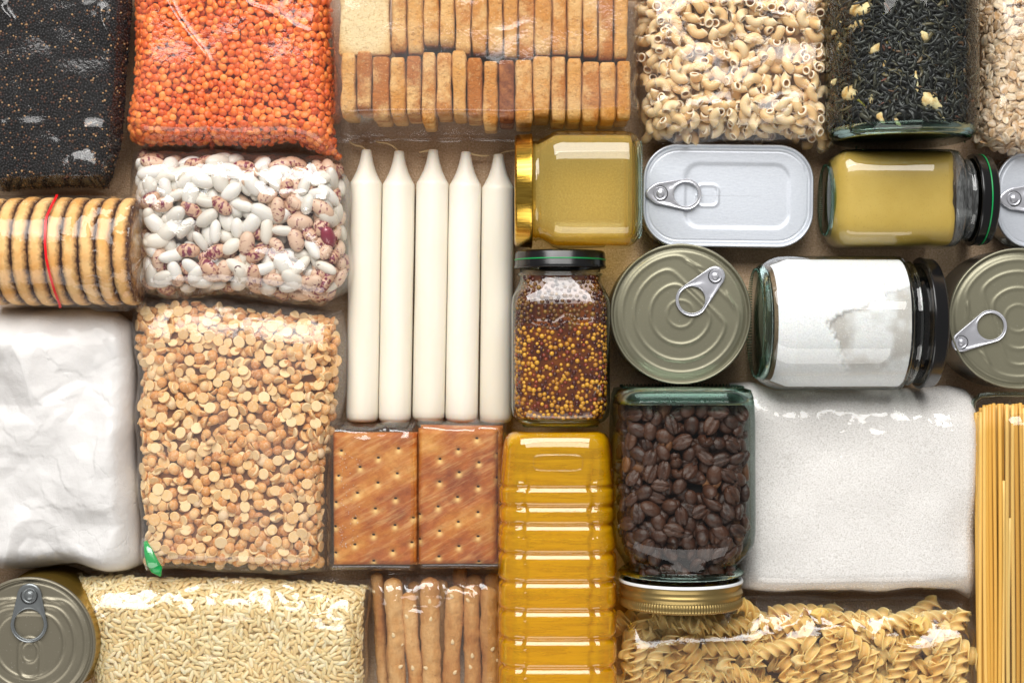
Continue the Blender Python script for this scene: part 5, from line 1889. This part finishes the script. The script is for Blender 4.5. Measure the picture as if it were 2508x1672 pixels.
# oblong fish tins
hF = 0.022
k = S0 * (1 - hF / CAM_H)
def fish_beads(side):
    def f(x, y):
        z = bead(rect_sdf(x, y, 0.0480, 0.0268, 0.019), 0.00018, -0.0003)
        z = z + step(rect_sdf(x - 0.0055, y, 0.0310, 0.0190, 0.0085), 0.0007, -0.0006)
        z = z + bead(rect_sdf(x + 0.0122, y, 0.0062, 0.0063, 0.0035), 0.0007, 0.0006)
        return z
    return f
cF = W(1784, 479, hF)
can('whole silver oblong fish tin between the honey and mustard jars', cF[:2], hF, 209 * k, 126 * k, 0.0215, alu, sbody, fish_beads(1),
    [(((1680 - 1784) * k, (479 - 477) * k), 38 * k, ((1617 - 1784) * k, (479 - 476) * k), 27 * k, 0.0072, tabm, 0.0012, True)], lidz=-0.0016, name='fish_tin', ang=math.radians(-0.7))
cG = W(2441 + 209, 487, hF)
can('silver oblong fish tin cut by the right edge beside the mustard lid', cG[:2], hF, 209 * k, 120 * k, 0.0215, alu, sbody, fish_beads(1),
    [(((2548 - 2650) * k, 0), 38 * k, ((2482 - 2650) * k, 0), 27 * k, 0.0072, tabm, 0.0012, True)], lidz=-0.0016, name='fish_tin')

# ------------------------------------------------------------------ biscuits in their wrapper
ax = Axis((W(0, 0, 0.033)[0] * 1.05 - 0.02, W(0, 616, 0.0325)[1]), (1, 0), 0.0322)
bsc = Mt('biscuit', '#d9ab6c', 0.75, spec=0.2)
at = bsc.attr('edge')
bc = bsc.ramp(bsc.noise(60, 4, 0.6, rnd=True), [(0.35, '#dda258'), (0.65, '#ecc284')])
nz_ = bsc.noise(420, 4, 0.7, rnd=True)
ad = bsc.n('ShaderNodeMath', operation='MULTIPLY_ADD')
ad.inputs[1].default_value = 0.62
bsc.l(nz_, ad.inputs[0])
bsc.l(at, ad.inputs[2])
bsc.col(bsc.mix(bsc.ramp(ad.outputs[0], [(0.52, (0, 0, 0, 1)), (0.74, (0.45, 0.45, 0.45, 1)), (0.92, (1, 1, 1, 1))]), bc, '#4a220c'))
bsc.bump(bsc.noise(330, 5, 0.7, rnd=True), 0.6, 0.0010)
kx = S0 * (1 - 0.050 / CAM_H)
ends = [-40, 1, 42, 82, 123, 163, 204, 245, 285, 325]
ordb = ['cut by the left edge, first of the roll', 'second from the left edge', 'third from the left, left of the red strip', 'just under the red tear strip', 'right of the red tear strip',
        'fourth from the right end of the roll', 'third from the right end of the roll', 'next to last at the right end', 'last at the right end, its face showing']
for i in range(9):
    x0 = (ends[i] - 1254) * kx
    x1 = (ends[i + 1] - 1254) * kx
    w = (x1 - x0)
    x0, x1 = x0 + 0.00015, x1 - 0.00035
    ax2 = Axis((x0, ax.O[1]), (1, 0), 0.0322)
    R0 = 0.0318 + random.uniform(-0.0004, 0.0003)
    fr_ = [0, 0.0, 0.04, 0.12, 0.25, 0.4, 0.5, 0.6, 0.75, 0.88, 0.96, 1.0, 1.0]
    rr_ = [0.0001, R0 * 0.93, R0 * 0.955, R0 * 0.975, R0 * 0.995, R0, R0, R0, R0 * 0.995, R0 * 0.975, R0 * 0.955, R0 * 0.93, 0.0001]
    V, F = ax2.lathe([(f * (x1 - x0), r) for f, r in zip(fr_, rr_)], 120)
    th = np.arctan2(V[:, 2] - 0.0322, V[:, 1] - ax.O[1])
    rad = np.hypot(V[:, 2] - 0.0322, V[:, 1] - ax.O[1])
    wv = 0.00035 * vn(th * 3, np.full_like(th, i * 7.1), 1.0, i) + 0.0002 * vn(th * 14, V[:, 0] * 300, 1.0, i + 9)
    V[:, 1] += wv * np.cos(th)
    V[:, 2] += wv * np.sin(th)
    ff = np.repeat(np.abs(np.array(fr_) - 0.5) * 2, 120)
    ff[:120] = 0.35
    ff[-120:] = 0.35
    V[:, 0] += 0.0003 * vn(th * 5, th * 0, 1.0, i + 3) * (rad > 0.02)
    o = obj('biscuit', V, F, bsc.m, attrs={'edge': ff * 0.62}, loc=(x0, ax.O[1], 0.0005))
    tag(o, 'round dark-edged biscuit ' + ordb[i], 'biscuit', 'biscuits in the wrapped roll')
E = empty('biscuit_wrapper', (ax.O[0], ax.O[1], 0), 'clear wrapper with a red tear strip round the roll of biscuits', 'wrapper')
xa, xb = (-45 - 1254) * kx, (330 - 1254) * kx
ax2 = Axis((xa, ax.O[1]), (1, 0), 0.0322)
n = 140
rows = [(t, 0.0331) for t in np.linspace(0, xb - xa, 150)] + [(xb - xa + 0.001, 0.0325), (xb - xa + 0.0016, 0.029), (xb - xa + 0.0018, 0.022), (xb - xa + 0.0020, 0.012), (xb - xa + 0.0030, 0.003)]
V, F = ax2.lathe(rows, n)
th = np.arctan2(V[:, 2] - 0.0322, V[:, 1] - ax.O[1])
tt = V[:, 0] - xa
endm = np.clip((tt - (xb - xa - 0.034)) / 0.012, 0, 1)
wv = 0.0003 * facet(tt, th * 0.033, 0.012, 4) + 0.0001 * facet(tt, th * 0.033, 0.004, 4) + endm * (0.0022 * facet(tt, th * 0.033, 0.012, 7) + 0.0009 * facet(tt, th * 0.033, 0.005, 8) + 0.0008)
rr0 = np.hypot(V[:, 2] - 0.0322, V[:, 1] - ax.O[1])
sc2 = (rr0 + wv * (rr0 > 0.028)) / rr0
V[:, 1] = ax.O[1] + (V[:, 1] - ax.O[1]) * sc2
V[:, 2] = np.maximum(0.0322 + (V[:, 2] - 0.0322) * sc2, 0.0006)
V[:, 0] += np.where(rr0 < 0.031, 0.0012 * facet(th * 0.03, rr0, 0.006, 8), 0)
wm = film_mat('wrapper_cellophane', haze=0.02, rough=0.04, gain=1.0, f0=0.035)
obj('film', V, F, wm, E)
red = Mt('red_tape', '#d8141c', 0.3).m
V, F = [], []
pr_ = [(60, 143), (70, 140), (85, 128), (100, 120), (120, 117), (150, 118)]
rows = []
for deg in range(8, 176, 4):
    yq = math.cos(math.radians(deg)) * 0.0337
    ypx = 616 - yq / (S0 * 0.94)
    xpx = np.interp(ypx, [480, 540, 560, 600, 640, 680, 720, 752], [139, 113, 111, 110, 113, 122, 134, 147])
    zz = 0.0322 + 0.0337 * math.sin(math.radians(deg))
    for dx in (-3.2, 3.2):
        rows.append(((xpx + dx - 1254) * S0 * (1 - zz / CAM_H), ax.O[1] + yq, zz))
V = np.array(rows)
F = grid_faces(len(rows) // 2, 2)
obj('tear_strip', V, F, red, E)

# ------------------------------------------------------------------ crackers
ck = Mt('cracker', '#b5702f', 0.62, spec=0.3)
g1 = ck.ramp(ck.noise(36, 5, 0.65, rnd=True, stretch=(0.8, 1.25, 1, 0.5)), [(0.32, '#8a4214'), (0.45, '#ab5c20'), (0.57, '#c1782e'), (0.70, '#d99c4e')])
g2 = ck.ramp(ck.noise(140, 4, 0.7, rnd=True, stretch=(0.3, 2.2, 1, 0.5)), [(0.48, (0, 0, 0, 1)), (0.74, (0.6, 0.6, 0.6, 1))])
g3 = ck.mix(g2, g1, '#e0b072')
g4 = ck.mix(ck.ramp(ck.attr('hole'), [(0.0, (0, 0, 0, 1)), (0.5, (0.4, 0.4, 0.4, 1)), (1.0, (0.95, 0.95, 0.95, 1))]), g3, '#e6bf78')  # pale colour painted as light catching the hole rims
g5 = ck.mix(ck.ramp(ck.attr('pit'), [(0.4, (0, 0, 0, 1)), (0.6, (1, 1, 1, 1))]), g4, '#241207')
ck.col(g5)
ck.bump(ck.noise(480, 4, 0.7, rnd=True), 0.6, 0.0009)
ck.bump(ck.noise(110, 4, 0.6, rnd=True), 0.5, 0.0018)
hl = [(83, 243), (410, 230), (295, 283), (190, 336), (68, 386), (403, 373), (292, 426), (175, 484), (393, 515), (52, 537), (278, 573), (162, 629), (390, 667), (48, 676), (268, 722), (160, 779), (378, 815), (487, 766), (50, 826), (268, 872), (495, 625)]
hr = [(858, 172), (752, 235), (647, 290), (870, 310), (977, 260), (757, 366), (645, 420), (975, 398), (866, 448), (748, 507), (637, 562), (980, 545), (865, 594), (752, 649), (529, 606), (645, 702), (865, 732), (530, 748), (755, 788), (641, 847), (870, 876)]
def cracker(x0, x1, y0, y1, ztop, th, holes, label, seed):
    k = S0 * (1 - ztop / CAM_H)
    cx, cy_ = ((x0 + x1) / 2 - 1254) * k, (836 - (y0 + y1) / 2) * k
    w, l = (x1 - x0) * k, (y1 - y0) * k
    nx_, ny_ = 130, 200
    u = np.linspace(-1, 1, nx_)
    v = np.linspace(-1, 1, ny_)
    U, Vv = np.meshgrid(u, v)
    X, Y = U * w / 2, Vv * l / 2
    sd = rect_sdf(X, Y, w / 2, l / 2, 0.003)
    X = X * (1 + 0.010 * vn(Y, Y * 0 + seed, 0.02, seed))
    Y = Y * (1 + 0.006 * vn(X, X * 0 + seed, 0.02, seed + 1))
    Z = np.full_like(X, th)
    edge = np.clip(-sd / 0.0035, 0, 1)
    Z = th * (0.35 + 0.65 * np.sqrt(np.clip(1 - (1 - edge) ** 2, 0, 1)))
    Z += edge * (0.0004 * vn(X, Y, 0.012, seed) + 0.0002 * vn(X, Y, 0.004, seed + 2))
    Z += edge * 0.00022 * vn(X * 0.9 + Y * 0.45, Y * 3 - X * 1.5, 0.010, seed + 3)
    ho = np.zeros_like(X)
    pit = np.zeros_like(X)
    for hx_, hy in holes:
        px_, py_ = 800 + hx_ * 0.4287, 1000 + hy * 0.4287
        dx = X - ((px_ - 1254) * k - cx)
        dy = Y - ((836 - py_) * k - cy_)
        r2_ = dx * dx + dy * dy
        Z -= 0.0013 * np.exp(-r2_ / 0.0013 ** 2) + 0.0005 * np.exp(-r2_ / 0.0032 ** 2)
        ho = np.maximum(ho, np.exp(-(dx * dx + (dy + 0.0013) ** 2) / 0.0019 ** 2))  # lit lower rim of each hole, put in as colour
        pit = np.maximum(pit, np.exp(-((dx / 0.00115) ** 2 + ((dy - 0.0002) / 0.0008) ** 2)))
    V = np.stack([X + cx, Y + cy_, Z + ztop - th], axis=-1).reshape(-1, 3)
    F = grid_faces(ny_, nx_)[:, ::-1]
    b_ = V.copy()
    # underside ring
    ring_i = np.concatenate([np.arange(nx_), (np.arange(1, ny_) * nx_ + nx_ - 1), ((ny_ - 1) * nx_ + np.arange(nx_ - 2, -1, -1)), (np.arange(ny_ - 2, 0, -1) * nx_)])
    low = V[ring_i].copy()
    low[:, 2] = ztop - th + 0.0002
    m_ = len(ring_i)
    i0 = len(V)
    V = np.vstack([V, low])
    q = np.arange(m_)
    F = np.vstack([F, np.stack([ring_i[q], i0 + q, i0 + (q + 1) % m_, ring_i[(q + 1) % m_]], axis=1)])
    at = {'hole': np.r_[ho.ravel(), np.zeros(m_)], 'pit': np.r_[pit.ravel(), np.zeros(m_)]}
    o = obj('cracker', V, F, ck.m, attrs=at, loc=(cx, cy_, ztop - th))
    tag(o, label, 'cracker', 'rectangular crackers in two packs')
zc_ = 0.030
cracker(815, 1021, 1059, 1384, zc_, 0.007, hl, 'top brown cracker of the left pack, salt grains on its left side', 5)
cracker(817, 1020, 1064, 1382, zc_ - 0.0074, 0.007, [], 'cracker directly under the top one in the left pack', 7)
cracker(1024, 1218, 1050, 1382, zc_, 0.007, hr, 'top brown cracker of the right pack, next to the oil bottle', 9)
cracker(1029, 1232, 1042, 1380, zc_ - 0.0074, 0.007, [], 'cracker under the top one in the right pack, its edge peeping out', 12)
pitp = Mt('salt_grain', '#efeae0', 0.3, sss=0.3)
V, F = sphere(4, 3)
pp_ = []
for q in range(70):
    x = 832 + abs(random.gauss(0, 22))
    y = random.uniform(1110, 1340)
    pp_.append(W(x, y, zc_) + np.array([0, 0, 0.0002]))
A, FF, rr = joined(V * 0.00028, F, np.array(pp_), np.tile(np.eye(3), (70, 1, 1)), rng.uniform(0.5, 1.3, (70, 3)), rng)
tag(obj('salt_grains', A, FF, pitp.m, smooth=False), 'scattered salt grains on the left cracker', 'salt', kind='stuff')
for (x0, x1, y0, y1, sd_, lb) in ((806, 1026, 1030, 1392, 5, 'clear crinkled wrapper round the left cracker pack'), (1022, 1240, 1026, 1388, 8, 'clear crinkled wrapper round the right cracker pack')):
    p_ = bag([(x0 + 4, y0), ((x0 + x1) / 2, y0 + 6), (x1, y0)], [(x0, y1), ((x0 + x1) / 2, y1 - 2), (x1, y1)], [(x0 + 4, y0), (x0 - 2, (y0 + y1) / 2), (x0, y1)], [(x1, y0), (x1 + 2, (y0 + y1) / 2), (x1, y1)], 0.0316, re=0.005, lump=0.0002, seed=sd_, n=130, outl=0.0005)
    e = empty('cracker_wrapper', (p_.P[65, 65, 0], p_.P[65, 65, 1], 0), lb, 'wrapper')
    patch_mesh('film', p_, film_crisp, e, 0.0003, wrinkle(p_, 0.0005, 0.03, 0.0001, 0.01, sd_ * 3, glint=0.0020, gs=0.010, gv=(-0.1, 0.13)) + 0.0012 * facet(p_.P[..., 0], p_.P[..., 1], 0.008, 9) * np.clip((0.10 - p_.v[:, None]) / 0.05, 0, 1))

# ------------------------------------------------------------------ breadsticks
bs = Mt('breadstick', '#b98a58', 0.75, spec=0.25)
h1 = bs.ramp(bs.noise(60, 5, 0.65, rnd=True, stretch=(1, 0.4, 1)), [(0.32, '#ab6f38'), (0.5, '#c99558'), (0.7, '#dfb67e')])
h2 = bs.ramp(bs.noise(900, 3, 0.7, rnd=True), [(0.60, (0, 0, 0, 1)), (0.70, (0.45, 0.45, 0.45, 1))])
bs.col(bs.mix(h2, h1, '#8a5228'))
bs.bump(bs.noise(260, 5, 0.7, rnd=True), 0.8, 0.0018)
sesm = Mt('sesame_seed', '#e2c99a', 0.5)
zs = lambda x, y: (800 + x * 0.4287, 1000 + y * 0.4287)
stk = [((292, 935), (330, 1600), 33, 0.012, 'tilted breadstick nearest the rice bag', 1), ((375, 965), (408, 1600), 49, 0.019, 'thick breadstick second from the left, standing tall', 3),
       ((463, 1045), (512, 1600), 42, 0.018, 'shorter breadstick third from the left', 3), ((505, 985), (545, 1600), 38, 0.008, 'breadstick lying low between the third and the middle one', 1),
       ((590, 962), (600, 1600), 50, 0.020, 'thickest breadstick in the middle of the bag', 3), ((655, 975), (660, 1600), 40, 0.008, 'breadstick lying low right of the middle one', 0),
       ((735, 1012), (712, 1600), 47, 0.019, 'breadstick right of the middle one, with a shiny film fold over it', 3), ((828, 1000), (838, 1600), 45, 0.017, 'knobbly breadstick second from the right', 3),
       ((848, 945), (880, 1600), 42, 0.007, 'breadstick end peeping out behind the knobbly one', 0), ((925, 1015), (940, 1600), 48, 0.018, 'rightmost breadstick beside the oil bottle', 2), ((945, 940), (965, 1600), 40, 0.008, 'low breadstick at the far right, mostly hidden', 0),
       ((760, 905), (790, 1200), 40, 0.006, 'short breadstick lying underneath near the cracker pack', 0)]
for i, (a, c_, hw_, z_, lb, ns) in enumerate(stk):
    pa_, pb_ = W(*zs(*a), z_), W(*zs(*c_), z_)
    r_ = hw_ * 0.4287 * S0 * 1.06
    n = 60
    t = np.linspace(0, 1, n)
    path = pa_[None] * (1 - t)[:, None] + pb_[None] * t[:, None]
    path[:, 0] += 0.0006 * vn(t * 4, t * 0 + i, 1.0, i)
    rad = r_ * (1 + 0.05 * vn(t * 9, t * 0 + i, 1.0, i + 3)) * np.minimum(1, np.sqrt(np.clip(1 - (1 - np.clip(t * np.linalg.norm(pb_ - pa_) / (r_ * 0.8), 0, 1)) ** 2, 0.02, 1)))
    V, F = tube(path, rad, 24)
    V += (0.0006 * vn(V[:, 0] + V[:, 2], V[:, 1], 0.004, i))[:, None] * np.array([0.7, 0, 0.7])
    E = empty('breadstick', (pa_[0], pa_[1], 0.0), lb, 'breadstick', 'breadsticks in the clear bag')
    obj('stick', V, F, bs.m, E)
    for q in range(ns):
        f = random.uniform(0.08, 0.9)
        c0 = pa_ * (1 - f) + pb_ * f
        an = random.uniform(-0.9, 0.9)
        V0, F0 = sphere(8, 6)
        V0 = V0 * np.array([0.0011, 0.0017, 0.0006])
        V0[:, 0] *= 1 - 0.35 * V0[:, 1] / 0.0017
        V0 = V0 @ np.array([[math.cos(an * 2), -math.sin(an * 2), 0], [math.sin(an * 2), math.cos(an * 2), 0], [0, 0, 1]])
        obj('sesame_seed', V0 + c0 + np.array([math.sin(an) * r_, 0, math.cos(an) * r_]), F0, sesm.m, E)
p_ = bag([(903, 1400), (940, 1398), (1060, 1402), (1230, 1400)], [(900, 1760), (1060, 1760), (1235, 1760)], [(903, 1400), (902, 1560), (900, 1760)], [(1230, 1400), (1232, 1560), (1235, 1760)], 0.0275, re=0.010, lump=0.0006, seed=14, n=130)
e = empty('breadstick_bag', (p_.P[65, 65, 0], p_.P[65, 65, 1], 0), 'clear bag folded over the ends of the breadsticks', 'bag')
patch_mesh('film', p_, film_crisp, e, 0.0004, wrinkle(p_, 0.0010, 0.02, 0.0003, 0.008, 44, glint=0.0030, gs=0.010, gv=(0.0, 0.26)) * 1.0)

# ------------------------------------------------------------------ spaghetti in its clear box
E = empty('spaghetti_jar', (W(2480, 1300)[0], W(2480, 1300)[1], 0), 'tall clear rounded container of straight spaghetti, right edge', 'container')
p_ = bag([(2376, 968), (2440, 962), (2700, 962)], [(2376, 1780), (2500, 1780), (2700, 1780)], [(2376, 968), (2373, 1300), (2376, 1780)], [(2700, 962), (2700, 1300), (2700, 1780)], 0.052, re=0.020, lump=0.0001, seed=3, n=90, outl=0)
patch_mesh('container_wall', p_, thin_glass('clear_container', '#fbfbf8', '#a39e94', gain=1.1, bump=0.1), E, 0.0)
V, F = tube(np.array([W(2381, 1100, 0.030), W(2381, 1010, 0.032), W(2386, 980, 0.034), W(2402, 968, 0.035), W(2440, 965, 0.035), W(2560, 965, 0.035)]), 0.0016, 10, cap=False)
obj('glass_edge', V, F, gl_solidc, E)
spm_ = Mt('spaghetti', '#d9a548', 0.42, spec=0.4, sss=0.2)
spm_.col(spm_.ramp(spm_.rnd(), [(0, '#c9943c'), (0.5, '#dcae58'), (1, '#e9c67c')]))
spm_.bump(spm_.noise(500, 2), 0.12, 0.0004)
si = 0
for layer, z_ in enumerate((0.047, 0.0440, 0.041, 0.038)):
    x = 2390 + layer * 2.5
    while x < 2535 + layer * 4:
        w = random.uniform(7.2, 8.6) if layer else random.uniform(7.4, 9.2)
        gapx = 0 if layer else (random.choice([0, 0, 0, 0, 5]) if x > 2400 else 2)
        ytop = 986 + abs(random.gauss(0, 5)) + layer * 2 + (max(0, 2412 - x) * (0.9 + 0.6 * (si % 3)) if x < 2412 else 0)
        if layer == 0 and random.random() < 0.25:
            ytop += random.uniform(60, 400)
        zz = z_ - 0.010 * max(0, (2404 - x) / 20)
        tx = random.gauss(0, 3) + 3
        a_, b_ = W(x, ytop, zz), W(x + tx, 1740, zz)
        path = np.array([a_ * (1 - f) + b_ * f + np.array([0.0004 * math.sin(f * 4 + si), 0, 0.0003 * math.cos(f * 3 + si)]) for f in np.linspace(0, 1, 12)])
        V, F = tube(path, w * 0.5 * S0 * 1.08, 8, 0.85)
        o = obj('spaghetti', V, F, spm_.m, loc=tuple(a_))
        tag(o, ('%s spaghetti strand from the left, uppermost layer in the clear container' % ords[si] if (layer == 0 and si < 18) else 'yellow spaghetti strand in a lower layer of the clear container'), 'spaghetti', 'spaghetti strands in the clear container')
        x += w + gapx
        si += 1
